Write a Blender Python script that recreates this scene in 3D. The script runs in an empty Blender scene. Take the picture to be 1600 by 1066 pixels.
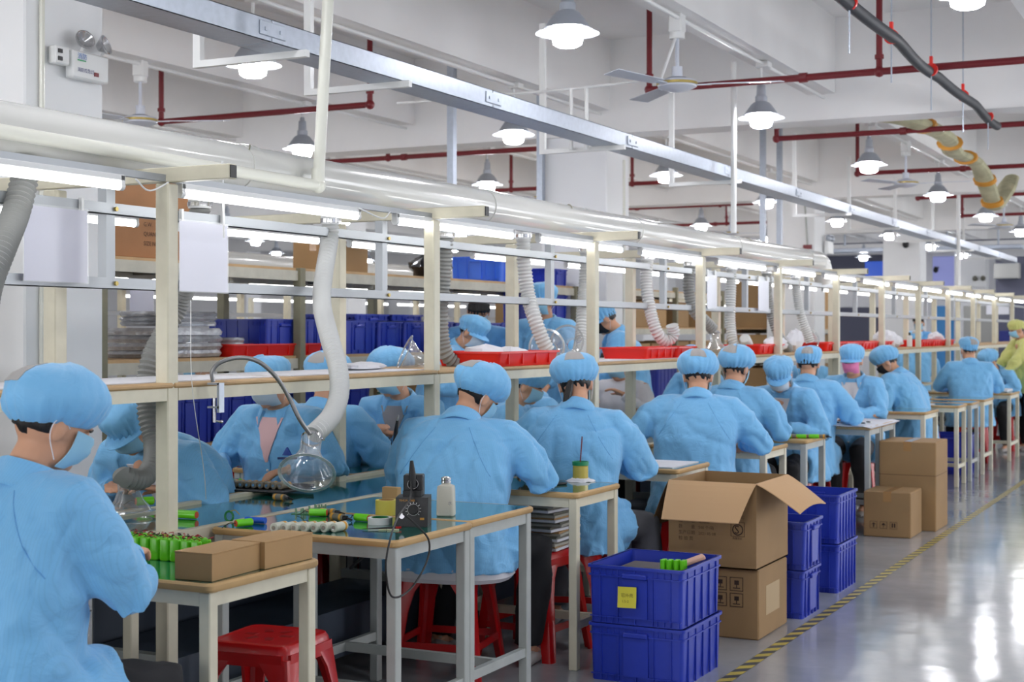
import bpy, math, random
from mathutils import Vector, Matrix, noise
from mathutils.bvhtree import BVHTree
R = math.radians
PI = math.pi
rnd = random.Random(7)
V = Vector
scene = bpy.context.scene
C = scene.collection

# ---------------------------------------------------------------- camera, world, exposure
CAM_H = 1.45
YAW = R(26.8)
FPX = 2280.0
cs, sn = math.cos(YAW), math.sin(YAW)
cam_d = bpy.data.cameras.new('camera')
cam = bpy.data.objects.new('camera', cam_d)
C.objects.link(cam)
cam.location = (0, 0, CAM_H)
cam.rotation_euler = (R(90), 0, YAW)
cam_d.sensor_width = 36
cam_d.lens = FPX / 1600 * 36
cam_d.shift_y = -15 / 1600
cam_d.clip_start = 0.05
cam_d.clip_end = 200
cam_d.dof.use_dof = True
cam_d.dof.focus_distance = 5.3
cam_d.dof.aperture_fstop = 5.6
scene.camera = cam
scene.view_settings.view_transform = 'Standard'
scene.view_settings.look = 'None'
scene.view_settings.exposure = 0.58
scene.view_settings.gamma = 1
world = bpy.data.worlds.new('world')
scene.world = world
world.use_nodes = True
world.node_tree.nodes['Background'].inputs[0].default_value = (0.82, 0.88, 1.0, 1)
world.node_tree.nodes['Background'].inputs[1].default_value = 1.0
try:
    scene.cycles.max_bounces = 7
    scene.cycles.diffuse_bounces = 5
    scene.cycles.glossy_bounces = 3
    scene.cycles.transmission_bounces = 5
    scene.cycles.transparent_max_bounces = 12
    scene.cycles.caustics_reflective = False
    scene.cycles.caustics_refractive = False
    scene.cycles.sample_clamp_indirect = 4
    scene.cycles.use_denoising = True
except Exception:
    pass
TUBE_E, BULB_E, FILL_W = 5.0, 60.0, 85.0

def fill_light(x, y, z, sx, sz, face, power):
    """daylight entering through one window of the hall"""
    l = bpy.data.lights.new('window_daylight', 'AREA')
    l.shape = 'RECTANGLE'; l.size = sx; l.size_y = sz; l.energy = power
    l.color = (0.97, 0.98, 1.0)
    o = bpy.data.objects.new('window_daylight', l)
    o.location = (x, y, z)
    o.rotation_euler = V(face).to_track_quat('-Z', 'Z').to_euler()
    C.objects.link(o)

ROOM = dict(x0=-24.0, x1=5.2, y0=-5.0, y1=36.0, z=4.15)
WIN_Y = [-2.0, 3.0, 8.0, 13.0, 18.0, 23.0, 28.0, 33.0]
for wy in WIN_Y[2:]:
    fill_light(ROOM['x1'] - 0.05, wy, 2.1, 3.4, 1.7, (-1, 0, 0.10), FILL_W)  # added fill from the unseen aisle-side wall, tilted up toward the ceiling
for wx in (-14.0, -8.0, -2.0):
    fill_light(wx, ROOM['y0'] + 0.05, 2.1, 3.4, 1.7, (0, 1, 0.10), 105.0)  # added front fill behind the camera, brightens sides facing it

# ---------------------------------------------------------------- helpers
def W(px, py, X=None, Y=None, Z=None):
    """the point of the hall seen at a place of the 1600x1066 photograph, on the plane X, Y or Z"""
    u = (px - 800) / FPX; v = (518 - py) / FPX
    dx, dy, dz = cs * u - sn, sn * u + cs, v
    if X is not None: t = X / dx
    elif Y is not None: t = Y / dy
    else: t = (Z - CAM_H) / dz
    return V((dx * t, dy * t, CAM_H + dz * t))

def lin(c):
    return tuple(((x / 255) / 12.92 if x / 255 <= .04045 else ((x / 255 + .055) / 1.055) ** 2.4) for x in c)

_m = {}
def mat(name, col, rough=0.5, metal=0.0, emit=0.0, noise_amt=0.0, nscale=8.0, bump=0.0, bscale=60.0,
        trans=0.0, alpha=1.0, coat=0.0, spec=0.5, stretch=None):
    if name in _m: return _m[name]
    m = bpy.data.materials.new(name); m.use_nodes = True
    nt = m.node_tree; b = nt.nodes['Principled BSDF']
    c = lin(col)
    b.inputs['Base Color'].default_value = (*c, 1)
    b.inputs['Roughness'].default_value = rough
    b.inputs['Metallic'].default_value = metal
    b.inputs['Specular IOR Level'].default_value = spec
    if coat: b.inputs['Coat Weight'].default_value = coat; b.inputs['Coat Roughness'].default_value = 0.08
    if trans: b.inputs['Transmission Weight'].default_value = trans; b.inputs['IOR'].default_value = 1.2
    if alpha < 1: b.inputs['Alpha'].default_value = alpha
    if emit:
        b.inputs['Emission Color'].default_value = (*c, 1); b.inputs['Emission Strength'].default_value = emit
    tc = None
    if noise_amt or bump:
        tc = nt.nodes.new('ShaderNodeTexCoord')
        mp = nt.nodes.new('ShaderNodeMapping'); nt.links.new(tc.outputs['Object'], mp.inputs[0])
        if stretch: mp.inputs['Scale'].default_value = stretch
    if noise_amt:
        n = nt.nodes.new('ShaderNodeTexNoise'); n.inputs['Scale'].default_value = nscale; n.inputs['Detail'].default_value = 5
        nt.links.new(mp.outputs[0], n.inputs['Vector'])
        r = nt.nodes.new('ShaderNodeMapRange'); r.inputs[1].default_value = .3; r.inputs[2].default_value = .7
        r.inputs[3].default_value = 1 - noise_amt; r.inputs[4].default_value = 1 + noise_amt
        nt.links.new(n.outputs[0], r.inputs[0])
        mx = nt.nodes.new('ShaderNodeMix'); mx.data_type = 'RGBA'; mx.blend_type = 'MULTIPLY'; mx.inputs[0].default_value = 1
        mx.inputs[6].default_value = (*c, 1); nt.links.new(r.outputs[0], mx.inputs[7])
        nt.links.new(mx.outputs[2], b.inputs['Base Color'])
    if bump:
        n2 = nt.nodes.new('ShaderNodeTexNoise'); n2.inputs['Scale'].default_value = bscale; n2.inputs['Detail'].default_value = 3
        nt.links.new(mp.outputs[0], n2.inputs['Vector'])
        bp = nt.nodes.new('ShaderNodeBump'); bp.inputs['Strength'].default_value = bump; bp.inputs['Distance'].default_value = .01
        nt.links.new(n2.outputs[0], bp.inputs['Height']); nt.links.new(bp.outputs[0], b.inputs['Normal'])
    _m[name] = m
    return m

def glass_mat(name, tint=(255, 255, 255), mixf=0.16, rough=0.05):
    """thin clear plastic: mostly see-through, with a glossy sheen that grows at grazing angles"""
    if name in _m: return _m[name]
    m = bpy.data.materials.new(name); m.use_nodes = True
    nt = m.node_tree; nt.nodes.clear()
    o = nt.nodes.new('ShaderNodeOutputMaterial')
    t = nt.nodes.new('ShaderNodeBsdfTransparent'); t.inputs[0].default_value = (*lin(tint), 1)
    g = nt.nodes.new('ShaderNodeBsdfGlossy'); g.inputs['Roughness'].default_value = rough
    d = nt.nodes.new('ShaderNodeBsdfDiffuse'); d.inputs[0].default_value = (.75, .8, .85, 1)
    lw = nt.nodes.new('ShaderNodeLayerWeight'); lw.inputs[0].default_value = 0.35
    mr = nt.nodes.new('ShaderNodeMapRange'); mr.inputs[3].default_value = mixf; mr.inputs[4].default_value = .85
    nt.links.new(lw.outputs['Facing'], mr.inputs[0])
    m1 = nt.nodes.new('ShaderNodeMixShader'); m1.inputs[0].default_value = .35
    nt.links.new(g.outputs[0], m1.inputs[1]); nt.links.new(d.outputs[0], m1.inputs[2])
    m2 = nt.nodes.new('ShaderNodeMixShader')
    nt.links.new(mr.outputs[0], m2.inputs[0]); nt.links.new(t.outputs[0], m2.inputs[1]); nt.links.new(m1.outputs[0], m2.inputs[2])
    nt.links.new(m2.outputs[0], o.inputs[0])
    _m[name] = m
    return m

class MB:
    """collects shapes and links them as ONE mesh object"""
    def __init__(s): s.v = []; s.f = []; s.mi = []
    def add(s, vs, fs, M=None, mi=0):
        n = len(s.v)
        s.v += [(M @ V(p)) if M is not None else V(p) for p in vs]
        s.f += [tuple(i + n for i in f) for f in fs]; s.mi += [mi] * len(fs)
        return s
    def box(s, x0, x1, y0, y1, z0, z1, M=None, b=0.0, mi=0):
        if x1 < x0: x0, x1 = x1, x0
        if y1 < y0: y0, y1 = y1, y0
        if z1 < z0: z0, z1 = z1, z0
        b = min(b, (x1 - x0) * .45, (y1 - y0) * .45, (z1 - z0) * .45)
        if b <= 0:
            vs = [(x, y, z) for z in (z0, z1) for y in (y0, y1) for x in (x0, x1)]
            fs = [(0, 2, 3, 1), (4, 5, 7, 6), (0, 1, 5, 4), (2, 6, 7, 3), (0, 4, 6, 2), (1, 3, 7, 5)]
            return s.add(vs, fs, M, mi)
        lo, hi = (x0, y0, z0), (x1, y1, z1)
        vs = []; idx = {}
        for c in [(i, j, k) for i in (0, 1) for j in (0, 1) for k in (0, 1)]:
            for a in range(3):
                p = []
                for q in range(3):
                    full = hi[q] if c[q] else lo[q]
                    p.append(full if q == a else (full - b if c[q] else full + b))
                idx[(c, a)] = len(vs); vs.append(tuple(p))
        fs = []
        for a in range(3):
            o1, o2 = (a + 1) % 3, (a + 2) % 3
            for sgn in (0, 1):
                q = []
                for (i, j) in ((0, 0), (1, 0), (1, 1), (0, 1)):
                    c = [0, 0, 0]; c[a] = sgn; c[o1] = i; c[o2] = j
                    q.append(idx[(tuple(c), a)])
                fs.append(tuple(q) if sgn else tuple(reversed(q)))
            for (i, j) in ((0, 0), (1, 0), (1, 1), (0, 1)):
                c0 = [0, 0, 0]; c0[o1] = i; c0[o2] = j; c1 = list(c0); c1[a] = 1
                q = (idx[(tuple(c0), o1)], idx[(tuple(c1), o1)], idx[(tuple(c1), o2)], idx[(tuple(c0), o2)])
                fs.append(q if (i == j) else tuple(reversed(q)))
        for c in [(i, j, k) for i in (0, 1) for j in (0, 1) for k in (0, 1)]:
            t = (idx[(c, 0)], idx[(c, 1)], idx[(c, 2)])
            fs.append(t if (sum(c) % 2 == 1) else tuple(reversed(t)))
        return s.add(vs, fs, M, mi)
    def loft(s, rings, closed_ring=True, caps=True, M=None, mi=0):
        n = len(rings[0]); vs = [p for r in rings for p in r]; fs = []
        m = n if closed_ring else n - 1
        for i in range(len(rings) - 1):
            for j in range(m):
                k = (j + 1) % n
                fs.append((i * n + j, i * n + k, (i + 1) * n + k, (i + 1) * n + j))
        if caps and closed_ring:
            fs.append(tuple(range(n - 1, -1, -1))); fs.append(tuple((len(rings) - 1) * n + j for j in range(n)))
        return s.add(vs, fs, M, mi)
    def tube(s, pts, r, n=10, M=None, caps=True, mi=0, flat=None):
        pts = [V(p) for p in pts]; L = len(pts)
        rs = r if isinstance(r, (list, tuple)) else [r] * L
        t = (pts[1] - pts[0]).normalized()
        up = V((0, 0, 1)) if abs(t.z) < .95 else V((1, 0, 0))
        a = t.cross(up).normalized(); rings = []
        for i in range(L):
            if i == 0: t = pts[1] - pts[0]
            elif i == L - 1: t = pts[-1] - pts[-2]
            else: t = (pts[i + 1] - pts[i]).normalized() + (pts[i] - pts[i - 1]).normalized()
            if t.length < 1e-9: t = V((0, 0, 1))
            t.normalize()
            a = (a - t * a.dot(t))
            if a.length < 1e-6: a = t.orthogonal()
            a.normalize(); b = t.cross(a)
            fl = flat if flat else 1.0
            rings.append([pts[i] + (a * math.cos(2 * PI * k / n) + b * math.sin(2 * PI * k / n) * fl) * rs[i] for k in range(n)])
        return s.loft(rings, True, caps, M, mi)
    def bar(s, p, q, w, h=None, M=None, mi=0):
        """rectangular bar between two points"""
        p, q = V(p), V(q); d = (q - p); L = d.length
        if L < 1e-6: return s
        T = Matrix.Translation(p) @ d.to_track_quat('Z', 'Y').to_matrix().to_4x4()
        h = h or w
        if M is not None: T = M @ T
        return s.box(-w / 2, w / 2, -h / 2, h / 2, 0, L, T, mi=mi)
    def lathe(s, prof, n=24, M=None, mi=0):
        rings = [[(r * math.cos(2 * PI * k / n), r * math.sin(2 * PI * k / n), z) for k in range(n)] for r, z in prof]
        return s.loft(rings, True, False, M, mi)
    def disc(s, r, z, n=24, M=None, mi=0):
        return s.add([(r * math.cos(2 * PI * k / n), r * math.sin(2 * PI * k / n), z) for k in range(n)], [tuple(range(n))], M, mi)
    def cyl(s, r, z0, z1, n=20, M=None, mi=0, b=0):
        pr = [(0.0005, z0), (r - b, z0), (r, z0 + b), (r, z1 - b), (r - b, z1), (0.0005, z1)] if b else [(0.0005, z0), (r, z0), (r, z1), (0.0005, z1)]
        return s.lathe(pr, n, M, mi)
    def ell(s, c, rad, M=None, nu=16, nv=10, Rm=None, mi=0):
        rings = []
        for i in range(nv + 1):
            ph = -PI / 2 + PI * (0.02 + .96 * i / nv)
            rings.append([V((rad[0] * math.cos(ph) * math.cos(2 * PI * k / nu), rad[1] * math.cos(ph) * math.sin(2 * PI * k / nu), rad[2] * math.sin(ph))) for k in range(nu)])
        c = V(c)
        rings = [[(Rm @ p if Rm is not None else p) + c for p in r] for r in rings]
        return s.loft(rings, True, True, M, mi)
    def build(s, name, m=None, parent=None, smooth=True, angle=35, loc=None, recalc=False):
        me = bpy.data.meshes.new(name)
        me.from_pydata([tuple(p) for p in s.v], [], s.f)
        ms = m if isinstance(m, (list, tuple)) else ([m] if m else [])
        for x in ms: me.materials.append(x)
        if len(ms) > 1: me.polygons.foreach_set('material_index', s.mi)
        if smooth:
            me.polygons.foreach_set('use_smooth', [True] * len(me.polygons))
            me.set_sharp_from_angle(angle=R(angle))
        me.update()
        o = bpy.data.objects.new(name, me); C.objects.link(o)
        if parent is not None: o.parent = parent
        if loc is not None: o.location = loc
        return o

def rounded(r, x0, x1, y0, y1, n=5):
    pts = []
    for (cx, cy, a0) in ((x1 - r, y1 - r, 0), (x0 + r, y1 - r, 90), (x0 + r, y0 + r, 180), (x1 - r, y0 + r, 270)):
        for i in range(n + 1):
            a = R(a0 + 90 * i / n); pts.append((cx + r * math.cos(a), cy + r * math.sin(a)))
    return pts

def thing(name, label, cat, loc=(0, 0, 0), rz=0, group=None):
    o = bpy.data.objects.new(name, None); C.objects.link(o); o.empty_display_size = .1
    o.location = loc; o.rotation_euler = (0, 0, rz)
    return tag(o, label, cat, group)
def tag(o, label, cat, group=None, kind=None):
    o['label'] = label; o['category'] = cat
    if group: o['group'] = group
    if kind: o['kind'] = kind
    return o
def struct(o):
    o['kind'] = 'structure'; return o
def dup(root, loc, rz=None, label=None, group=None, scale=None):
    r = root.copy(); C.objects.link(r); r.location = loc
    if rz is not None: r.rotation_euler = (0, 0, rz)
    if scale: r.scale = scale
    if label: r['label'] = label
    if group: r['group'] = group
    for ch in list(root.children):
        c = ch.copy(); C.objects.link(c); c.parent = r
        for g in list(ch.children):
            d = g.copy(); C.objects.link(d); d.parent = c
    return r
def bez(pts, n=12):
    """smooth path through the points"""
    P = [V(p) for p in pts]; P = [2 * P[0] - P[1]] + P + [2 * P[-1] - P[-2]]; out = []
    for i in range(1, len(P) - 2):
        for k in range(n):
            t = k / n
            out.append(0.5 * ((2 * P[i]) + (P[i + 1] - P[i - 1]) * t + (2 * P[i - 1] - 5 * P[i] + 4 * P[i + 1] - P[i + 2]) * t * t + (3 * P[i] - P[i - 1] - 3 * P[i + 1] + P[i + 2]) * t ** 3))
    out.append(P[-2]); return out
ORD = 'first second third fourth fifth sixth seventh eighth ninth tenth eleventh twelfth thirteenth fourteenth fifteenth sixteenth seventeenth eighteenth nineteenth twentieth twenty-first twenty-second twenty-third twenty-fourth twenty-fifth twenty-sixth twenty-seventh twenty-eighth twenty-ninth thirtieth'.split()

tmp = bpy.data.scenes.new('workspace')
def evaluated(o):
    """mesh of an object with its modifiers applied"""
    tmp.collection.objects.link(o)
    vl = tmp.view_layers[0]; vl.update(); dg = vl.depsgraph
    me = bpy.data.meshes.new_from_object(o.evaluated_get(dg), preserve_all_data_layers=False, depsgraph=dg)
    tmp.collection.objects.unlink(o)
    return me
def remesh(mb, vox, smooth=2):
    """one continuous skin around overlapping closed shapes"""
    me = bpy.data.meshes.new('m'); me.from_pydata([tuple(p) for p in mb.v], [], mb.f); me.update()
    o = bpy.data.objects.new('m', me)
    md = o.modifiers.new('r', 'REMESH'); md.mode = 'VOXEL'; md.voxel_size = vox
    if smooth:
        sm = o.modifiers.new('s', 'SMOOTH'); sm.factor = .5; sm.iterations = smooth
    r = evaluated(o)
    bpy.data.objects.remove(o); bpy.data.meshes.remove(me)
    return r
def text_shape(mb, body, size, M, mi=0, align='LEFT'):
    """flat lettering in the local XY plane of M"""
    cu = bpy.data.curves.new('t', 'FONT'); cu.body = body; cu.size = size; cu.align_x = align; cu.resolution_u = 2
    o = bpy.data.objects.new('t', cu)
    me = evaluated(o)
    mb.add([v.co.copy() for v in me.vertices], [tuple(p.vertices) for p in me.polygons], M, mi)
    bpy.data.objects.remove(o); bpy.data.curves.remove(cu); bpy.data.meshes.remove(me)
    return mb
def frame(o, x, y):
    """matrix with origin o, x axis and y axis directions"""
    x = V(x).normalized(); y = V(y).normalized(); z = x.cross(y)
    return Matrix(((x.x, y.x, z.x, o[0]), (x.y, y.y, z.y, o[1]), (x.z, y.z, z.z, o[2]), (0, 0, 0, 1)))
# ---------------------------------------------------------------- materials
M_wall = mat('wall_paint', (236, 236, 237), .7, noise_amt=.03, nscale=1.5)
M_ceil = mat('ceiling_paint', (240, 239, 238), .8, noise_amt=.04, nscale=1.2)
M_col = mat('column_paint', (238, 239, 240), .6, noise_amt=.02, nscale=2)
M_cream = mat('cream_steel', (217, 211, 188), .42, noise_amt=.05, nscale=14)
M_greysteel = mat('grey_painted_steel', (176, 180, 176), .45, noise_amt=.06, nscale=14)
M_alu = mat('aluminium', (172, 176, 180), .42, .35)
M_galv = mat('galvanised_steel', (178, 186, 198), .38, .55, noise_amt=.06, nscale=30)
M_chrome = mat('chrome', (215, 215, 218), .14, 1.0)
M_duct = mat('duct_plastic', (206, 206, 201), .22, coat=.5)
M_white = mat('white_plastic', (232, 233, 232), .35)
M_pipe = mat('white_pipe', (226, 226, 214), .3)
M_teal = mat('green_laminate', (14, 96, 84), .07, noise_amt=.06, nscale=3, coat=.6)
M_wood = mat('wood_edge', (196, 160, 108), .5, noise_amt=.18, nscale=6, stretch=(1, 1, 1))
M_ply = mat('plywood', (192, 158, 114), .6, noise_amt=.12, nscale=9)
M_red = mat('red_plastic', (186, 10, 16), .3, coat=.25)
M_redtray = mat('red_tray_plastic', (232, 34, 24), .35)
M_redpipe = mat('red_pipe_paint', (120, 28, 36), .4)
M_blue = mat('blue_plastic', (34, 56, 172), .38, noise_amt=.06, nscale=5)
M_blue2 = mat('blue_plastic_dark', (26, 44, 150), .42)
M_ltblue = mat('light_blue_plastic', (44, 104, 224), .4)
M_kraft = mat('kraft_board', (176, 140, 94), .75, noise_amt=.04, nscale=7)
M_kraft2 = mat('kraft_board_worn', (156, 124, 84), .75, noise_amt=.08, nscale=4)
M_kraftin = mat('kraft_board_inside', (198, 160, 118), .8)
M_ink = mat('print_ink', (104, 78, 54), .8)
M_inkdk = mat('print_ink_dark', (60, 42, 34), .8)
M_paper = mat('paper', (226, 226, 232), .7)
M_film = glass_mat('clear_film', mixf=.22, rough=.08)
M_acryl = glass_mat('clear_acrylic', mixf=.16, rough=.03)
M_rimclear = glass_mat('acrylic_rim', mixf=.55, rough=.05)
M_hose = mat('hose_grey', (208, 209, 207), .45)
M_hosedk = mat('hose_dark_grey', (146, 147, 144), .5)
M_black = mat('black_plastic', (22, 22, 24), .4)
M_rubber = mat('black_rubber', (14, 14, 16), .5)
M_lime = mat('lime_wrap', (112, 214, 30), .3)
M_tube = mat('tube_glow', (255, 255, 255), .4, emit=TUBE_E)
M_bulb = mat('bulb_glow', (250, 250, 255), .4, emit=BULB_E)
M_shade = mat('lamp_shade_metal', (176, 182, 192), .3, .4)
M_lens = mat('lamp_rim_plastic', (200, 210, 235), .1, trans=.6)
M_fan = mat('fan_paint', (206, 211, 222), .35)
M_gold = mat('gold_trim', (190, 168, 96), .4, .5)
M_rack = mat('rack_steel', (196, 192, 176), .5, noise_amt=.10, nscale=9)
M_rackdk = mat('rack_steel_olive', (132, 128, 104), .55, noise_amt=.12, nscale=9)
M_under = mat('rack_shadow_steel', (110, 108, 96), .6)  # plain darker grey for braces, tray linings and spot housings
M_slate = mat('slate_panel', (60, 70, 84), .5)
M_yellow = mat('yellow_tape', (208, 196, 84), .5)
M_skin = mat('skin', (214, 160, 128), .55, noise_amt=.04, nscale=12)
M_hair = mat('hair', (24, 20, 20), .45, bump=.5, bscale=90, stretch=(1, 1, .15))
M_pants = mat('black_trousers', (22, 22, 26), .8, noise_amt=.1)
M_pantsg = mat('grey_trousers', (84, 84, 88), .8, noise_amt=.15, nscale=5)
M_mask = mat('mask_blue', (150, 200, 226), .7)
M_maskw = mat('mask_white', (206, 220, 232), .7)
M_maskp = mat('mask_pink', (232, 130, 176), .7)
M_maskk = mat('mask_black', (26, 28, 34), .7)
M_shirtw = mat('shirt_white', (222, 220, 224), .8)
M_shirtp = mat('shirt_pink', (232, 190, 190), .8)
M_shirtg = mat('shirt_grey', (160, 158, 160), .85)
M_shoe = mat('shoe_grey', (176, 170, 166), .6)
M_eye = mat('eye_dark', (26, 18, 16), .3)
M_lip = mat('lips', (176, 96, 90), .5)
M_foil = mat('foil_wrap', (200, 202, 206), .25, .35, noise_amt=.3, nscale=14, bump=1.0, bscale=28)
M_meshp = mat('cap_mesh', (176, 172, 170), .8)

def fabric(name, col, line=.06):
    m = mat(name, col, .62)
    nt = m.node_tree; b = nt.nodes['Principled BSDF']
    b.inputs['Sheen Weight'].default_value = .25
    tc = nt.nodes.new('ShaderNodeTexCoord')
    w = nt.nodes.new('ShaderNodeTexWave'); w.wave_type = 'BANDS'; w.bands_direction = 'X'
    w.inputs['Scale'].default_value = 42; w.inputs['Distortion'].default_value = .3
    nt.links.new(tc.outputs['Object'], w.inputs['Vector'])
    mr = nt.nodes.new('ShaderNodeMapRange'); mr.inputs[1].default_value = .75; mr.inputs[2].default_value = 1
    mr.inputs[3].default_value = 1; mr.inputs[4].default_value = 1 - line
    nt.links.new(w.outputs['Fac'], mr.inputs[0])
    n = nt.nodes.new('ShaderNodeTexNoise'); n.inputs['Scale'].default_value = 5; n.inputs['Detail'].default_value = 4
    nt.links.new(tc.outputs['Object'], n.inputs['Vector'])
    m2 = nt.nodes.new('ShaderNodeMath'); m2.operation = 'MULTIPLY_ADD'; m2.inputs[1].default_value = .10; m2.inputs[2].default_value = .95
    nt.links.new(n.outputs[0], m2.inputs[0])
    m3 = nt.nodes.new('ShaderNodeMath'); m3.operation = 'MULTIPLY'
    nt.links.new(mr.outputs[0], m3.inputs[0]); nt.links.new(m2.outputs[0], m3.inputs[1])
    mx = nt.nodes.new('ShaderNodeMix'); mx.data_type = 'RGBA'; mx.blend_type = 'MULTIPLY'; mx.inputs[0].default_value = 1
    mx.inputs[6].default_value = (*lin(col), 1); nt.links.new(m3.outputs[0], mx.inputs[7])
    nt.links.new(mx.outputs[2], b.inputs['Base Color'])
    n2 = nt.nodes.new('ShaderNodeTexNoise'); n2.inputs['Scale'].default_value = 11; n2.inputs['Detail'].default_value = 4; n2.inputs['Distortion'].default_value = 1.2
    nt.links.new(tc.outputs['Object'], n2.inputs['Vector'])
    bp = nt.nodes.new('ShaderNodeBump'); bp.inputs['Strength'].default_value = .45; bp.inputs['Distance'].default_value = .02
    nt.links.new(n2.outputs[0], bp.inputs['Height']); nt.links.new(bp.outputs[0], b.inputs['Normal'])
    return m
M_coat = fabric('coat_fabric', (122, 190, 238))
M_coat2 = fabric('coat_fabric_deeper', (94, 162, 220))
M_cap = fabric('cap_fabric', (126, 194, 242), .0)
M_yel = fabric('coat_fabric_yellow', (214, 214, 128), .05)

# floor: glossy grey epoxy
def floor_mat():
    m = mat('epoxy_floor', (150, 154, 160), .12)
    nt = m.node_tree; b = nt.nodes['Principled BSDF']; b.inputs['Specular IOR Level'].default_value = .8
    tc = nt.nodes.new('ShaderNodeTexCoord')
    n = nt.nodes.new('ShaderNodeTexNoise'); n.inputs['Scale'].default_value = .9; n.inputs['Detail'].default_value = 8; n.inputs['Roughness'].default_value = .65
    nt.links.new(tc.outputs['Object'], n.inputs['Vector'])
    cr = nt.nodes.new('ShaderNodeValToRGB'); cr.color_ramp.elements[0].position = .3; cr.color_ramp.elements[1].position = .72
    cr.color_ramp.elements[0].color = (*lin((146, 150, 156)), 1); cr.color_ramp.elements[1].color = (*lin((184, 186, 189)), 1)
    nt.links.new(n.outputs[0], cr.inputs[0]); nt.links.new(cr.outputs[0], b.inputs['Base Color'])
    mr = nt.nodes.new('ShaderNodeMapRange'); mr.inputs[3].default_value = .05; mr.inputs[4].default_value = .2
    nt.links.new(n.outputs[0], mr.inputs[0]); nt.links.new(mr.outputs[0], b.inputs['Roughness'])
    n2 = nt.nodes.new('ShaderNodeTexNoise'); n2.inputs['Scale'].default_value = 3.2; n2.inputs['Detail'].default_value = 2
    nt.links.new(tc.outputs['Object'], n2.inputs['Vector'])
    bp = nt.nodes.new('ShaderNodeBump'); bp.inputs['Strength'].default_value = .25; bp.inputs['Distance'].default_value = .012
    nt.links.new(n2.outputs[0], bp.inputs['Height']); nt.links.new(bp.outputs[0], b.inputs['Normal'])
    return m
# ---------------------------------------------------------------- the hall
x0, x1, y0, y1, zc = ROOM['x0'], ROOM['x1'], ROOM['y0'], ROOM['y1'], ROOM['z']
struct(MB().box(x0, x1, y0, y1, -.1, 0).build('floor', floor_mat()))
ceil = struct(MB().box(x0, x1, y0, y1, zc, zc + .15).build('ceiling', M_ceil))
def wall_with_windows(name, along, fixed, a0, a1, centres, w, zlo, zhi, thick):
    mb = MB(); cuts = sorted(centres); cur = a0
    def bx(p, q, z0, z1):
        if along == 'y': mb.box(fixed, fixed + thick, p, q, z0, z1)
        else: mb.box(p, q, fixed, fixed + thick, z0, z1)
    for c in cuts:
        bx(cur, c - w / 2, 0, zc); bx(c - w / 2, c + w / 2, 0, zlo); bx(c - w / 2, c + w / 2, zhi, zc); cur = c + w / 2
    bx(cur, a1, 0, zc)
    struct(mb.build(name, M_wall))
    for i, c in enumerate(cuts):
        global win_n
        win_n += 1
        wm = MB()
        for (p, q, z0, z1) in ((c - w / 2, c + w / 2, zlo, zlo + .05), (c - w / 2, c + w / 2, zhi - .05, zhi), (c - w / 2, c - w / 2 + .05, zlo, zhi), (c + w / 2 - .05, c + w / 2, zlo, zhi), (c - .03, c + .03, zlo, zhi)):
            if along == 'y': wm.box(fixed + thick * .3, fixed + thick * .7, p, q, z0, z1)
            else: wm.box(p, q, fixed + thick * .3, fixed + thick * .7, z0, z1)
        struct(wm.build('window_%d' % win_n, M_white))
win_n = 0
wall_with_windows('wall_right', 'y', x1, y0, y1, WIN_Y, 3.4, 1.2, 3.0, .2)
struct(MB().box(x0 - .2, x0, y0, y1, 0, zc).build('wall_left', M_wall))
wall_with_windows('wall_back', 'x', y0 - .2, x0, x1, [-20, -14, -8, -2], 3.4, 1.2, 3.0, .2)
struct(MB().box(x0, x1, y1, y1 + .2, 0, zc).build('wall_front', M_wall))
# beams of the ceiling
BX = [1.95 + -2.1 * k - 1.05 for k in range(-1, 12)]
BX = [-3.3 + 2.1 * k for k in range(-9, 4)]
GY = [-1.9, 5.4, 12.65, 19.95, 27.2, 34.5]
for bxx in BX:
    MB().box(bxx - .12, bxx + .12, y0, y1, 3.5, zc + .02).build('beam', M_ceil, ceil)
for gy in GY:
    MB().box(x0, x1, gy - .18, gy + .18, 3.28, zc + .02).build('girder', M_ceil, ceil)
for cx in (-5.35, -13.0, -20.5):
    for gy in GY[1:]:
        c = MB().box(cx - .68, cx, gy - .1, gy + .45, 0, 3.3, b=.01).build('column', M_col)
        struct(c)
# dark lower band and door things on the far wall
def farbox(name, px0, py0, px1, py1, depth, m, label, cat, Y=36.0, parent=None):
    a = W(px0, py1, Y=Y); b = W(px1, py0, Y=Y)
    o = MB().box(a.x, b.x, Y - depth, Y, max(0, a.z), b.z, b=.01).build(name, m, parent)
    if label: tag(o, label, cat)
    return o
M_dgrey = mat('dark_wall_panel', (84, 86, 104), .6)
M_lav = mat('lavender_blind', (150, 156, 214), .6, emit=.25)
M_cyan = mat('cyan_door', (74, 156, 220), .5)
M_navy = mat('navy_panel', (30, 42, 120), .5)
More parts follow.
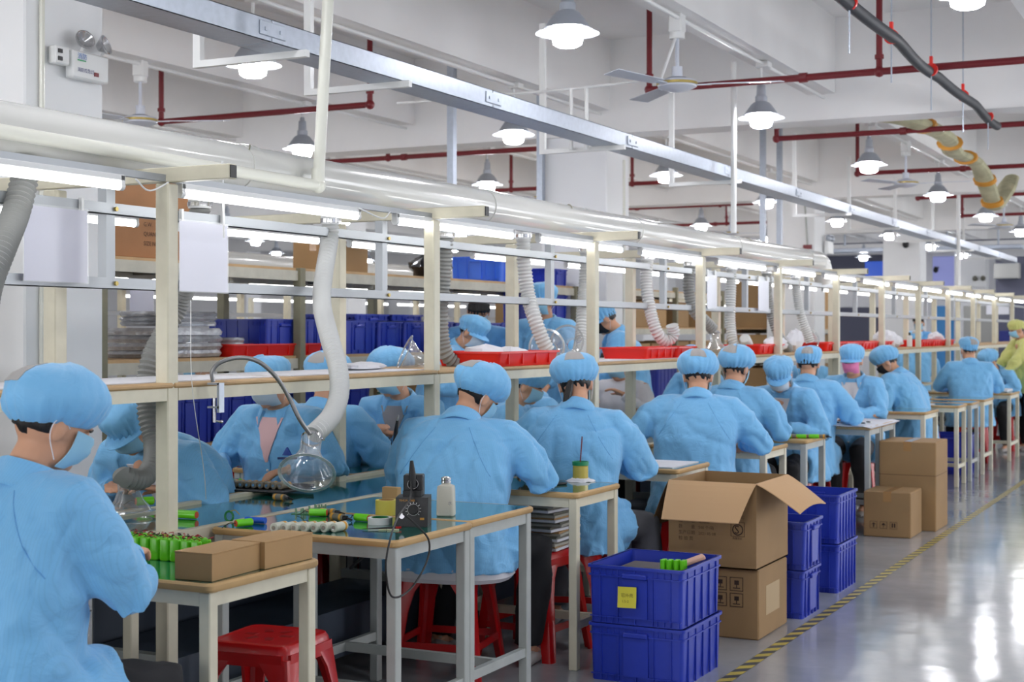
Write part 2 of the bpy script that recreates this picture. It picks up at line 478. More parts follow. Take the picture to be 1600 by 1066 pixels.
# fire sprinkler pipes hung under the slab
def elbow(mb, p, r=.032): mb.ell(p, (r * 1.25,) * 3, nu=10, nv=6)
sp = [(10.45, -4.1, ROOM['x1'] - .2, (-4.1, -2.35), 'near'), (13.65, -4.05, ROOM['x1'] - .2, (-4.05,), 'b'), (17.1, -4.1, ROOM['x1'] - .2, (-4.1, -2.1), 'c'),
      (20.6, -4.1, ROOM['x1'] - .2, (-4.1,), 'd'), (24.1, -4.1, ROOM['x1'] - .2, (-4.1,), 'e'),
      (10.1, -8.57, -6.4, (-8.57, -6.4), 'f'), (13.3, -9.2, -6.38, (-8.2, ), 'g'), (17.0, -9.4, -6.38, (-6.9, -8.6), 'h'), (20.4, -9.4, -6.4, (-6.9,), 'i'), (24.0, -9.4, -6.4, (-8.0,), 'j')]
spl = ['over the aisle with a drop above the near ceiling fan', 'over the aisle just beyond the first big girder', 'over the aisle crossing behind the middle ceiling fan',
       'over the aisle, fourth away from the camera', 'over the aisle, last before the far end wall',
       'ending in two risers, beyond the emergency light', 'behind the white vertical pipe, left of the column', 'crossing behind the nearer white column',
       'behind the rack, next beyond the nearer column', 'behind the rack, farthest back']
for (yy, xa, xb, drops, _), lb in zip(sp, spl):
    t = thing('sprinkler_pipe', 'dark red sprinkler pipe ' + lb, 'pipe', (xa, yy, 3.3), 0, 'red sprinkler pipes')
    MB().tube([(0, 0, 0), (xb - xa, 0, 0)], .026, 10).build('pipe', M_redpipe, t)
    for k, dx in enumerate(drops):
        mb = MB().tube([(dx - xa, 0, 0), (dx - xa, 0, .85)], .023, 8)
        elbow(mb, (dx - xa, 0, 0)); mb.cyl(.033, .09, .12, 10, Matrix.Translation((dx - xa, 0, 0)))
        mb.build('riser', M_redpipe, t)
    nb = 0
    for k in range(int((xb - xa) / 2.5)):
        MB().cyl(.036, -.03, .03, 10, Matrix.Translation((1.2 + 2.5 * k, 0, 0)) @ Matrix.Rotation(R(90), 4, 'Y')).build('coupling', M_redpipe, t)
# grey flexible pipe over the aisle
t = thing('drain_pipe', 'thick dark grey pipe sagging between red hanger clamps above the aisle', 'pipe', (-1.95, 2.0, 3.25))
pts = []
for k in range(0, 60):
    yy = 11.3 * k / 59
    pts.append((.015 * math.sin(yy * 2.1), yy, -.02 * abs(math.sin(yy * 2.2)) + .0))
MB().tube(pts, .036, 12).build('pipe', mat('dark_grey_pipe', (46, 48, 53), .6, noise_amt=.2, nscale=6), t)
for yy in (5.95, 7.0, 8.25, 9.5, 10.7):
    MB().cyl(.045, -.012, .012, 12, Matrix.Translation((0, yy, 0)) @ Matrix.Rotation(R(90), 4, 'X')).box(-.01, .01, yy - .015, yy + .015, .03, .09).build('clamp', M_redtray, t)
    MB().tube([(0, yy, -.28), (0, yy, .88)], .005, 6).build('hanger_rod', M_galv, t)
# torn beige trunking
M_beige = mat('beige_insulation', (186, 182, 150), .9, noise_amt=.2, nscale=7, bump=.8, bscale=14)
t = thing('torn_trunking', 'sagging torn beige insulated trunking with orange ties under the slab', 'trunking', (0, 0, 0))
pts = bez([(-3.3, 13.0, 3.42), (-2.75, 13.5, 3.36), (-2.62, 14.5, 3.33), (-2.72, 15.5, 3.30), (-2.66, 16.6, 3.28), (-2.62, 17.2, 3.0), (-2.6, 17.5, 2.9), (-2.55, 18.4, 3.3)], 8)
mb = MB(); mb.tube(pts, [.10 + .03 * noise.noise(V(p) * 2.3) for p in pts], 12, flat=.55)
mb.build('wrap', M_beige, t)
for k in (10, 19, 28, 36, 43):
    d = (pts[k + 1] - pts[k]).normalized()
    mb = MB(); mb.tube([pts[k] - d * .03, pts[k] + d * .03], .128, 12, flat=.6); mb.build('tie', mat('orange_tie', (214, 150, 56), .6), t)
# ceiling conduits with junction boxes along the beams
for bi, bxx in enumerate([b for b in BX if -13 < b < 0]):
    t = thing('ceiling_conduit', 'thin white conduit under the ceiling beam, %s row from the aisle' % ORD[[b for b in BX if -13 < b < 0][::-1].index(bxx)], 'conduit', (bxx + .02, 0, 3.47), 0, 'conduits feeding the lamp rows')
    MB().tube([(0, y0 + .1, 0), (0, y1 - .1, 0)], .014, 8).build('conduit', M_white, t)
    for k in range(8):
        MB().box(-.05, .05, 7.2 + 3.52 * k - .05, 7.2 + 3.52 * k + .05, -.025, .02, b=.005).build('junction_box', M_white, t)

# ---------------------------------------------------------------- high-bay lamps
def make_lamp():
    t = thing('pendant_lamp', '-', 'lamp', (0, 0, 0))
    MB().tube([(0, 0, .22), (0, 0, .37)], .011, 8).build('rod', M_white, t)
    MB().lathe([(.0005, .22), (.018, .22), (.022, .19), (.032, .185), (.036, .11), (.045, .10), (.045, .06), (.058, .05)], 20).build('socket', M_shade, t)
    sh = MB(); sh.lathe([(.056, .055), (.075, .04), (.100, .005), (.126, -.035), (.123, -.037), (.097, .002), (.072, .035), (.052, .05)], 32)
    so = sh.build('lamp_shade', M_shade, t)
    MB().lathe([(.125, -.034), (.150, -.052), (.174, -.062), (.175, -.065), (.150, -.055), (.124, -.037)], 32).build('clear_rim', M_acryl, so)
    MB().lathe([(.05, .02), (.070, -.005), (.080, -.02), (.084, -.095), (.078, -.122), (.055, -.136), (.0005, -.14)], 24).build('bulb', M_bulb, t)
    return t
LY = [7.2 + 3.52 * k for k in range(8)]
lamp0 = make_lamp(); used = False
rowname = {-1.2: 'over the aisle', -3.3: 'above the assembly line', -5.4: 'beyond the cable tray', -7.5: 'above the storage racks', -9.6: 'above the line behind the racks', -11.7: 'near the left wall'}
for bxx in (-1.2, -3.3, -5.4, -7.5, -9.6, -11.7):
    for k, ly in enumerate(LY):
        p = V((bxx, ly, 3.13)); d = -p.x * sn + p.y * cs; r = p.x * cs + p.y * sn
        px = 800 + FPX * r / d
        if px < -60 or px > 1680: continue
        lb = 'bright bulb in grey conical shade %s, %s from the camera' % (rowname[bxx], ORD[k])
        if not used: lamp0.location = p; lamp0['label'] = lb; lamp0['group'] = 'high-bay pendant lamps'; used = True
        else: dup(lamp0, p, 0, lb, 'high-bay pendant lamps')
for (xx, kk) in ((.9, (0, 2, 4, 6)),):
    for k in kk:
        dup(lamp0, (xx, LY[k], 3.13), 0, 'bright bulb in grey shade beyond the aisle, %s from the camera in %s row' % (ORD[k], 'outer' if xx > 2 else 'inner'), 'high-bay pendant lamps')
for bxx in (-13.8, -15.9, -18.0):  # lamp rows added to brighten the background behind the racks
    for k in range(1, 8):
        dup(lamp0, (bxx, LY[k], 3.13), 0, 'bright bulb in grey shade, %s row from left wall, %s from the camera' % ({-18.0: 'second', -15.9: 'third', -13.8: 'fourth'}[bxx], ORD[k]), 'high-bay pendant lamps')
for k, (xx, yy) in enumerate(((-1.2, 3.68), (.9, 3.68), (-3.3, 3.68), (-5.4, 3.68))):
    dup(lamp0, (xx, yy, 3.13), 0, 'bright bulb in grey conical shade over the camera end of the hall, %s one' % ORD[k], 'high-bay pendant lamps')
# ---------------------------------------------------------------- ceiling fans
def make_fan():
    t = thing('ceiling_fan', '-', 'fan', (0, 0, 0))
    MB().box(-.045, .045, -.045, .045, .34, .46, b=.008).cyl(.05, .30, .34, 14).build('canopy', M_white, t)
    MB().tube([(0, 0, .05), (0, 0, .32)], .013, 10).build('rod', M_fan, t)
    MB().lathe([(.0005, .12), (.035, .12), (.035, .055), (.06, .05), (.0005, .05)], 16).build('sleeve', M_fan, t)
    h = MB().lathe([(.0005, .055), (.05, .05), (.12, .03), (.13, .01), (.125, -.01), (.07, -.035), (.0005, -.045)], 28).build('motor_housing', M_fan, t)
    MB().lathe([(.131, .018), (.134, .014), (.134, .004), (.131, 0)], 28).build('trim_ring', M_gold, h)
    for k in range(3):
        mb = MB(); Mt = Matrix.Rotation(R(14 + 120 * k), 4, 'Z') @ Matrix.Rotation(R(7), 4, 'X')
        mb.box(.1, .22, -.02, .02, -.004, .004, Mt)
        mb.add([(.2, -.05, 0), (.66, -.07, 0), (.68, .06, 0), (.2, .05, 0), (.2, -.05, .005), (.66, -.07, .005), (.68, .06, .005), (.2, .05, .005)],
               [(0, 3, 2, 1), (4, 5, 6, 7), (0, 1, 5, 4), (1, 2, 6, 5), (2, 3, 7, 6), (3, 0, 4, 7)], Mt)
        mb.build('blade', M_fan, t, smooth=False)
    return t
fan0 = make_fan(); used = False
for (xx, yy, lb) in ((-3.3, 8.9, 'above the line, between the two nearest lamps'), (-3.3, 15.94, 'above the line in the middle distance'), (-3.3, 22.98, 'above the line, far off'),
                     (-7.5, 8.6, 'behind the big duct, near the emergency light'), (-7.5, 15.7, 'above the racks behind the nearer column'), (-7.5, 22.7, 'above the racks, farthest')):
    if not used: fan0.location = (xx, yy, 3.04); fan0['label'] = 'three-blade white ceiling fan ' + lb; used = True; fan0['group'] = 'ceiling fans'
    else: dup(fan0, (xx, yy, 3.04), R(rnd.uniform(-30, 30)), 'three-blade white ceiling fan ' + lb, 'ceiling fans')
# ---------------------------------------------------------------- cable tray
t = thing('cable_tray', 'long galvanised steel cable tray on hanging brackets over the workbenches', 'cable tray', (-3.79, 0, 2.66))
ya = 1.0
while ya < 26:
    mb = MB(); L = 2.0
    mb.box(.137, .14, ya, ya + L - .01, 0, .095).box(-.04, -.037, ya, ya + L - .01, 0, .095).box(-.04, .14, ya, ya + L - .01, 0, .003)
    mb.box(.125, .14, ya, ya + L - .01, .092, .095)
    s_ = mb.build('tray_section', M_galv, t)
    MB().box(.14, .146, ya - .09, ya + .09, .02, .08, b=.004).box(.14, .150, ya - .06, ya - .045, .04, .055).box(.14, .150, ya + .045, ya + .06, .04, .055).build('joint_plate', M_galv, s_)
    ya += L
for yy in (2.6, 5.2, 6.06, 8.77, 11.2, 14.8, 17.1, 19.6, 22.2, 24.8):
    MB().box(-.43, -.39, yy - .015, yy + .015, -.03, .84).build('hanger_strip', M_white, t)
    MB().box(-.39, .18, yy - .015, yy + .015, -.03, 0).build('bracket_arm', M_white, t)
t = thing('drop_conduit', 'pair of thin white conduits dropping from the beam into the cable tray', 'conduit', (0, 0, 0))
MB().tube([(-3.3, 8.9, 3.38), (-3.34, 8.72, 3.06), (-3.95, 8.72, 3.04), (-5.3, 8.72, 3.04)], .010, 8).build('cross_run', M_white, t)
for dx in (-3.97, -3.86):
    MB().tube([(dx, 8.72, 2.64), (dx, 8.72, 3.04)], .014, 8).build('drop', M_white, t)
# vertical white pipes
t = thing('white_pipe', 'white conduit running along the duct front, then rising to the ceiling', 'pipe', (0, 0, 0))
MB().tube([(-3.40, .5, 2.085), (-3.42, 5.0, 2.05)], .023, 14).build('long_run', M_pipe, t)
MB().ell((-3.42, 5.0, 2.05), (.032, .032, .032)).cyl(.028, 0.0, .07, 14, Matrix.Translation((-3.42, 5.0, 2.05))).build('elbow', M_pipe, t)
MB().tube([(-3.42, 5.0, 2.05), (-3.38, 5.06, 3.3), (-3.38, 5.06, 4.14)], .024, 14).build('riser', M_pipe, t)
tag(MB().tube([(-3.5, 10.67, 2.2), (-3.5, 10.67, 3.5)], .022, 12).build('white_pipe', M_white), 'bright white pipe standing up from the duct in the middle distance', 'pipe')
tag(MB().tube([(-3.5, 20.3, 2.0), (-3.5, 20.3, 3.5)], .025, 12).build('white_pipe', M_white), 'white pipe rising between the line and the ceiling far down the hall', 'pipe')
for i, (px, pt) in enumerate(((706, 20), (845, 75), (1218, 60), (1192, 205))):
    p = W(px, 240, X=-5.1)
    if i < 2: p = W(px, 240, X=-6.0)
    tag(MB().box(-.03, .03, -.03, .03, 0, 4.14 - 2.4).build('hanging_strut', M_galv, loc=(p.x, p.y, 2.4)), 'grey steel strut hanging from the ceiling slab, %s from the left' % ORD[[0, 1, 3, 2][i]], 'strut', 'hanging struts')
# emergency light on the nearest column
def make_emergency():
    t = thing('emergency_light', 'white twin-spot emergency light box on the nearest column', 'emergency light', (-5.33, 5.68, 2.80))
    MB().box(0, .055, -.13, .13, -.07, .07, b=.008).build('case', M_white, t)
    mb = MB(); F = frame((.057, -.1, .03), (0, 1, 0), (0, 0, 1)); text_shape(mb, '消防', .034, F); mb.build('lettering', mat('blue_print', (60, 120, 190), .6), t)
    mb = MB(); F = frame((.057, -.1, .0), (0, 1, 0), (0, 0, 1)); mb.box(0, .06, .018, .024, 0, .001, F); mb.build('green_line', mat('green_print', (60, 170, 110), .6), t)
    mb = MB(); F = frame((.057, -.1, -.035), (0, 1, 0), (0, 0, 1)); text_shape(mb, '消防应急灯', .024, F); mb.build('lettering', M_navy, t)
    MB().box(.056, .060, 0.02, .05, -.045, -.025).build('indicator_window', M_redpipe, t)
    for s_, yy in ((-1, -.05), (1, .10)):
        M = Matrix.Translation((.06, yy, .13)) @ Matrix.Rotation(R(18 * s_), 4, 'Z') @ Matrix.Rotation(R(70), 4, 'Y')
        h = MB().lathe([(.0005, -.045), (.02, -.045), (.045, -.01), (.052, .0), (.052, .006), (.046, .006), (.015, -.03), (.0005, -.032)], 22, M).build('spot_lamp', M_chrome, t)
        MB().disc(.046, .003, 22, M).build('lens', M_acryl, h)
        MB().tube([(.03, yy, .065), (.05, yy, .10)], .008, 8).build('swivel', M_white, t)
    return t
make_emergency()
t = thing('wall_socket', 'white socket box joined to vertical conduit on the nearest column', 'socket', (-5.335, 5.49, 2.83))
MB().box(0, .05, -.05, .05, -.045, .045, b=.006).build('box', M_white, t)
MB().box(.05, .056, -.032, -.006, -.03, -.01).box(.05, .056, -.032, -.006, .008, .028).build('outlet', M_black, t)
tag(MB().tube([(-5.335, 5.40, .2), (-5.335, 5.40, 3.27)], .014, 8).build('column_conduit', M_pipe), 'cream vertical conduit on the side of the nearest column', 'conduit')
# ---------------------------------------------------------------- assembly line
FX, RX = -3.31, -3.82
PY = [3.93 + 1.817 * k for k in range(-2, 14)]
YEND = 28.3
line = thing('assembly_line', 'long cream steel assembly line with posts, shelf, rails and green conveyor', 'workbench', (0, 0, 0))
for k, py in enumerate(PY):
    p = MB().box(FX - .028, FX + .028, py - .028, py + .028, 0, 1.955, b=.004)
    o = p.build('post', M_cream, line)
    MB().box(FX - .05, FX + .05, py - .05, py + .05, .762, .768).build('base_flange', M_cream, o)
    MB().box(RX - .03, RX + .03, py - .03, py + .03, 0, 1.955, b=.004).build('post', M_cream, line)
    a = MB().box(-4.5, -3.03, py - .02, py + .02, 1.96, 2.01, b=.003).build('cross_arm', M_cream, line)
    MB().box(-3.031, -3.026, py - .016, py + .016, 1.964, 2.006).build('open_end', M_black, a)
    o = MB().box(-3.60, -3.56, py - .022, py + .022, 1.60, 1.96).build('hanger_upright', M_alu, line)
    for z in (1.879, 1.618):
        MB().cyl(.008, 0, .008, 8, Matrix.Translation((-3.548, py + .01, z)) @ Matrix.Rotation(R(90), 4, 'Y')).build('bolt', M_gold, o)
    # low frame: cross bars between the posts
    MB().box(RX, FX, py - .02, py + .02, .30, .34).build('low_cross_bar', M_greysteel, line)
    MB().box(RX, FX, py - .02, py + .02, .64, .68).build('low_cross_bar', M_cream, line)
ya, yb = PY[0] - .6, YEND
for z in (1.879, 1.618):
    o = MB().box(-3.558, -3.55, ya, yb, z - .02, z + .02).box(-3.58, -3.55, ya, yb, z - .02, z - .017).build('hanging_rail', M_alu, line)
for xx in (FX - .0, -4.42):
    MB().box(xx - .012, xx + .012, ya, yb, 1.962, 1.985).build('light_rail', M_alu, line)
for k in range(len(PY) - 1):
    ys, ye = PY[k] + .03, PY[k + 1] - .03
    MB().box(RX - .03, FX + .035, PY[k] + .001, PY[k + 1] - .001, 1.256, 1.274, b=.006).build('shelf_board', M_ply, line)
    MB().box(FX + .002, FX + .026, ys, ye, 1.213, 1.256).build('shelf_rail', M_cream, line)
    MB().box(RX - .026, RX, ys, ye, 1.213, 1.256).build('shelf_rail', M_cream, line)
    MB().box(FX - .005, FX + .028, ys, ye, .685, .762, b=.003).build('side_rail', M_cream, line)
    MB().box(RX - .028, RX + .012, ys, ye, .685, .762, b=.003).build('side_rail', M_cream, line)
MB().box(RX + .012, FX - .006, ya, yb, .735, .748).build('conveyor_bed', M_teal, line)
MB().box(RX + .05, FX - .05, ya, yb, .10, .30).build('return_bed', M_slate, line)
for k in range(len(PY) - 1):
    MB().box(RX - .01, RX + .0, PY[k] + .2, PY[k + 1] - .25, .12, .63).build('slate_side_panel', M_slate, line)
# tube lights
def make_tube():
    t = thing('tube_light', '-', 'light', (0, 0, 0))
    MB().box(-.014, .014, 0, 1.14, .012, .032, b=.002).build('housing', M_white, t)
    MB().tube([(0, .015, -.004), (0, 1.125, -.004)], .0145, 10).build('glowing_tube', M_tube, t)
    for y in (0, 1.122): MB().cyl(.016, 0, .018, 12, Matrix.Translation((0, y, -.004)) @ Matrix.Rotation(R(-90), 4, 'X')).box(-.014, .014, y, y + .018, -.004, .03).build('end_cap', M_white, t)
    return t
tube0 = make_tube(); used = False
def put_tube(x, y, z, lb, grp):
    global used
    if not used: tube0.location = (x, y, z); tube0['label'] = lb; tube0['group'] = grp; used = True
    else: dup(tube0, (x, y, z), 0, lb, grp)
for i in range(17):
    y = 3.994 + 1.427 * (i - 2)
    put_tube(FX, y, 1.932, 'glowing tube light under the duct on the aisle side, %s from the camera' % ORD[i], 'tube lights along the near side of the line')
for i in range(16):
    y = 6.758 + 1.427 * (i - 4)
    put_tube(-4.42, y, 1.932, 'glowing tube light over the far side workers, %s from the camera' % ORD[i], 'tube lights along the far side of the line')
# duct
t = thing('exhaust_duct', 'long shiny cream round duct lying along the top of the line', 'duct', (-3.56, 0, 2.10))
yy = .6
while yy < 13.2:
    L = 2.05 if yy + 2.05 < 13.2 else 13.3 - yy
    s_ = MB().tube([(0, yy, 0), (0, yy + L, 0)], .088, 28).build('duct_section', M_duct, t, angle=50)
    MB().tube([(0, yy - .06, 0), (0, yy + .02, 0)], .0925, 28).build('sleeve_joint', M_duct, s_)
    yy += L
MB().tube([(0, 13.3, 0), (0, 13.42, -.02), (0, 13.5, -.09), (0, 13.52, -.2)], .09, 24).build('end_elbow', M_duct, t)
for yk in (4.55, 7.6, 9.0, 11.0):
    pts = [(.092 * math.cos(a), yk + .35 * (a / PI), .092 * math.sin(a)) for a in [PI * 1.2 - .12 * k for k in range(26)]]
    MB().tube(pts, .003, 6).build('tie_wire', M_rackdk, t)
# corrugated hoses
def hose(label, path, r=.04, dark=False, funnel=None, pitch=.020, grp='flexible fume hoses'):
    P = bez(path, 26)
    # resample evenly
    acc = [0]
    for a, b in zip(P, P[1:]): acc.append(acc[-1] + (b - a).length)
    L = acc[-1]; step = pitch / 2.0; n = int(L / step); Q = []; j = 0
    for i in range(n + 1):
        s_ = min(i * step, L - 1e-6)
        while acc[j + 1] < s_: j += 1
        f = (s_ - acc[j]) / max(1e-9, acc[j + 1] - acc[j]); Q.append(P[j].lerp(P[j + 1], f))
    t = thing('fume_hose', label, 'hose', tuple(Q[0]), 0, grp)
    o = Q[0]
    pl = [q - o for q in Q]
    rs = [r * (1.0 if i % 2 else .82) for i in range(len(pl))]
    MB().tube(pl, rs, 24).build('corrugated_tube', M_hosedk if dark else M_hose, t, angle=22)
    MB().cyl(r * 1.05, -.02, .035, 16).build('collar', M_white, t)
    MB().cyl(r * 1.12, -.012, .004, 16).box(r * 1.0, r * 1.3, -.01, .01, -.012, .004).build('clamp_ring', M_chrome, t)
    if funnel:
        c, ax, rim, L_, nk = funnel            # neck start, axis direction, rim radius, length, neck radius
        ax = V(ax).normalized(); M = Matrix.Translation(V(c) - o) @ ax.to_track_quat('Z', 'Y').to_matrix().to_4x4()
        pr = [(nk, 0), (nk, L_ * .42), (nk * 1.15, L_ * .5), (rim * .62, L_ * .68), (rim * .84, L_ * .86), (rim * .94, L_ * .97), (rim, L_)]
        f = MB().lathe(pr, 36, M).build('clear_funnel', M_acryl, t)
        MB().lathe([(rim, L_ - .002), (rim + .012, L_ + .001), (rim + .012, L_ + .004), (rim, L_ + .004), (rim, L_ - .002)], 36, M).build('funnel_rim', M_rimclear, f)
        MB().tube([M @ V((nk * 1.02, 0, .004)), M @ V((nk * 1.25, 0, .012))], .004, 6).lathe([(nk * 1.03, 0), (nk * 1.03, .012)], 20, M).build('funnel_clip', M_chrome, f)
    return t
def pp(lst): return [W(a, b, X=c) for a, b, c in lst]
cam_dir = V((-sn, cs, 0))
hose('grey corrugated hose hanging at the far left picture edge from the duct', pp([(42, 262, -3.52), (36, 290, -3.52), (24, 335, -3.5), (4, 385, -3.45), (-20, 450, -3.4), (-30, 520, -3.3)]), .045, True)
hose('dark grey corrugated hose curling left under the shelf behind the first post', pp([(312, 318, -3.60), (311, 350, -3.62), (300, 410, -3.75), (283, 470, -3.88), (256, 520, -3.92), (236, 560, -3.92), (229, 600, -3.92), (231, 650, -3.90), (240, 690, -3.86), (239, 725, -3.80), (222, 748, -3.78), (196, 746, -3.78), (188, 738, -3.80)]), .042, True,
     funnel=(W(200, 745, X=-3.82), (.05, 0, -1), .088, .13, .04))
fc = W(487, 684, X=-3.06)
hose('long pale corrugated hose with large clear bell funnel held by chrome gooseneck', pp([(516, 344, -3.56), (515, 375, -3.56), (506, 430, -3.5), (503, 475, -3.42), (514, 525, -3.28), (528, 575, -3.18), (530, 615, -3.12), (519, 648, -3.08), (502, 668, -3.06), (489, 680, -3.06)]), .039, False,
     funnel=(fc, (.33, -.65, -.68), .092, .17, .038))
hose('grey corrugated hose bending right onto the shelf beside the red tray', pp([(697, 366, -3.58), (694, 420, -3.60), (689, 480, -3.62), (690, 525, -3.62), (699, 556, -3.60), (722, 569, -3.56), (745, 568, -3.54)]), .041, True,
     funnel=(W(676, 572, X=-3.56), (-.62, -.5, .35), .085, .15, .035))
hose('grey corrugated hose ending in a round clear funnel facing out behind the red tray', pp([(818, 368, -3.6), (819, 410, -3.6), (825, 460, -3.58), (836, 500, -3.52), (848, 532, -3.48), (856, 548, -3.46)]), .043, False,
     funnel=(W(862, 546, X=-3.52), (.25, -1, .10), .092, .14, .035))
hose('grey corrugated hose beside the third post, its clear funnel leaning on another', pp([(917, 390, -3.6), (915, 440, -3.6), (911, 490, -3.58), (908, 535, -3.56), (900, 562, -3.54), (892, 560, -3.52)]), .043, False,
     funnel=(W(896, 540, X=-3.60), (.15, -1, .16), .092, .14, .035))
hose('grey corrugated hose curled into a small loop above the second red tray', pp([(1012, 402, -3.58), (1010, 440, -3.58), (1015, 480, -3.55), (1026, 518, -3.50), (1040, 533, -3.46), (1052, 524, -3.42), (1050, 508, -3.42)]), .043)
hose('grey corrugated hose behind the fourth post with clear funnel pointing down', pp([(1078, 412, -3.58), (1076, 450, -3.58), (1084, 485, -3.55), (1100, 500, -3.5), (1114, 515, -3.46)]), .043, True,
     funnel=(W(1116, 518, X=-3.46), (.15, -.2, -1), .09, .15, .035))
hose('grey corrugated hose with hooked end just past the fourth post', pp([(1143, 418, -3.58), (1142, 460, -3.58), (1141, 500, -3.58), (1145, 532, -3.55), (1156, 547, -3.5), (1168, 541, -3.46), (1163, 528, -3.45)]), .043)
hose('grey corrugated hose slanting down behind the fifth post', pp([(1198, 424, -3.58), (1200, 465, -3.58), (1207, 498, -3.55), (1218, 528, -3.5), (1232, 546, -3.48)]), .043, True)
hose('grey corrugated hose before the white column with clear round funnel', pp([(1243, 432, -3.58), (1246, 465, -3.58), (1252, 495, -3.55), (1262, 522, -3.5), (1266, 535, -3.48)]), .043, False,
     funnel=(W(1266, 534, X=-3.52), (.05, -1, .05), .10, .14, .035))
hose('pale corrugated hose dropping behind the line between first two red crates', pp([(628, 340, -3.9), (630, 345, -3.9), (632, 352, -3.9)]), .04) if False else None
# gooseneck clamp on the shelf
t = thing('gooseneck_clamp', 'chrome gooseneck arm clamped to the shelf edge, arching over to the funnel', 'clamp', tuple(W(335, 600, X=-3.24)))
o = V(t.location)
g = [q - o for q in bez(pp([(333, 597, -3.24), (332, 580, -3.24), (345, 566, -3.22), (375, 559, -3.18), (405, 566, -3.14), (432, 590, -3.10), (452, 622, -3.07), (468, 655, -3.04), (485, 679, -3.02)]), 14)]
MB().tube(g, [.0085 if i % 2 else .0075 for i in range(len(g))], 10).build('gooseneck', mat('gooseneck_steel', (150, 150, 150), .3, .8), t, angle=80)
MB().box(-.02, .03, -.014, .014, -.003, .004).box(.022, .032, -.014, .014, -.10, .004).box(-.02, .03, -.014, .014, -.085, -.078).build('c_clamp', M_galv, t)
MB().tube([(.0, 0, -.135), (.0, 0, -.05)], .006, 8).tube([(0, 0, -.13), (.0, .035, -.135)], .004, 8).ell((0, .04, -.135), (.006, .008, .006), nu=8, nv=6).build('screw_handle', M_chrome, t)
# documents in clear sleeves hung on the rails
def sleeve(label, px0, px1, z0, z1, X=-3.53, txt=False, grp=None):
    a = W(px0, 400, X=X).y; b = W(px1, 400, X=X).y
    t = thing('document_sleeve', label, 'document', (X, a, 0), 0, grp)
    L = b - a
    mb = MB(); pv = []
    for i in range(9):
        for j in range(7):
            pv.append((.0015 * math.sin(i * .5), L * i / 8, z0 + (z1 - z0) * j / 6))
    fs = [(i * 7 + j, i * 7 + 7 + j, i * 7 + 8 + j, i * 7 + j + 1) for i in range(8) for j in range(6)]
    pv2 = [(x - .0015, y, z) for x, y, z in pv]
    mb.add(pv, fs).add(pv2, [tuple(reversed(f)) for f in fs])
    s_ = mb.build('sheet', mat('lavender_sheet', (196, 196, 214), .8), t)
    mb = MB(); mb.add([(x + .004, y * 1.04 - .01, z - .004 if z < (z0 + z1) / 2 else z + .006) for x, y, z in pv], fs); mb.build('clear_cover', glass_mat('sleeve_film', mixf=.04, rough=.3), t)
    for yy in (.02, L - .02): MB().box(-.016, -.002, yy - .006, yy + .006, 1.86, 1.905).build('clip', M_white, t)
    return t
sleeve('blank white sheet in clear plastic sleeve hung left of the first post', 38, 137, 1.615, 1.86)
sleeve('blank white sheet in clear plastic sleeve hung right of the first post', 281, 356, 1.60, 1.86)
sleeve('clear plastic sleeve with white sheet hung beyond the fourth post', 1105, 1120, 1.62, 1.86)
sleeve('clear plastic sleeve with white sheet hung past the hooked hose', 1185, 1201, 1.62, 1.86)
tag(MB().tube([(0, 0, 0), (0, -.01, .28)], .004, 6).build('hanging_stick', M_white, loc=tuple(W(350, 372, X=-3.33))), 'thin white stick hanging in front of the second document sleeve', 'stick')
# thin hanging thread
tag(MB().tube(bez([W(298, 470, X=-3.5), W(300, 600, X=-3.25), W(318, 730, X=-3.4), W(322, 780, X=-3.5)], 8), .0015, 5).build('hanging_thread', M_white), 'thin white thread hanging down past the shelf behind the first post', 'thread')
# wires dangling between tubes
for i, (p0, pm, p1) in enumerate((((212, 280), (235, 298), (275, 278)), ((560, 325), (597, 341), (610, 331)))):
    q = [W(a, b, X=-3.29) for a, b in (p0, pm, p1)]
    tag(MB().tube(bez(q, 8), .003, 6).build('light_cable', M_white), ('thin white cable looping between the first two tube lights' if i == 0 else 'thin white cable looping between the second and third tube lights'), 'cable')
# ---------------------------------------------------------------- small tables
def table(label, x0, x1, y0, y1, steel, name='side_table', h=.76, top=None):
    cx, cy = (x0 + x1) / 2, (y0 + y1) / 2
    t = thing(name, label, 'table', (cx, cy, 0))
    a, b = (x1 - x0) / 2, (y1 - y0) / 2
    mb = MB(); rr = rounded(.018, -a + .012, a - .012, -b + .012, b - .012, 3)
    mb.loft([[(x, y, h - .02) for x, y in rr], [(x, y, h) for x, y in rr]])
    mb.build('table_top', top or M_teal, t)
    ro = rounded(.022, -a, a, -b, b, 4)
    rings = []
    for (ins, z) in ((.004, h - .024), (0, h - .018), (0, h - .006), (.005, h - .0002), (.0125, h + .0004), (.0125, h - .0245)):
        rings.append([(x * (1 - ins / a), y * (1 - ins / b), z) for x, y in ro])
    rings.append(rings[0])
    MB().loft(rings, True, False).build('wood_edging', M_wood, t)
    lw = .019; ia, ib = a - .03, b - .03
    for sx in (-1, 1):
        for sy in (-1, 1):
            l = MB().box(sx * ia - lw, sx * ia + lw, sy * ib - lw, sy * ib + lw, .0, h - .025, b=.003).build('leg', steel, t)
    mb = MB()
    for sy in (-1, 1): mb.box(-ia, ia, sy * ib - .014, sy * ib + .014, h - .065, h - .0245)
    for sx in (-1, 1): mb.box(sx * ia - .014, sx * ia + .014, -ib, ib, h - .065, h - .0245)
    mb.build('apron', steel, t)
    for sx in (-1, 1): MB().box(sx * ia - .012, sx * ia + .012, -ib + lw, ib - lw, .17, .205).build('stretcher', steel, t)
    MB().box(-ia + .012, ia - .012, ib * 0 - .012, ib * 0 + .012, .17, .205).build('stretcher', steel, t)
    return t
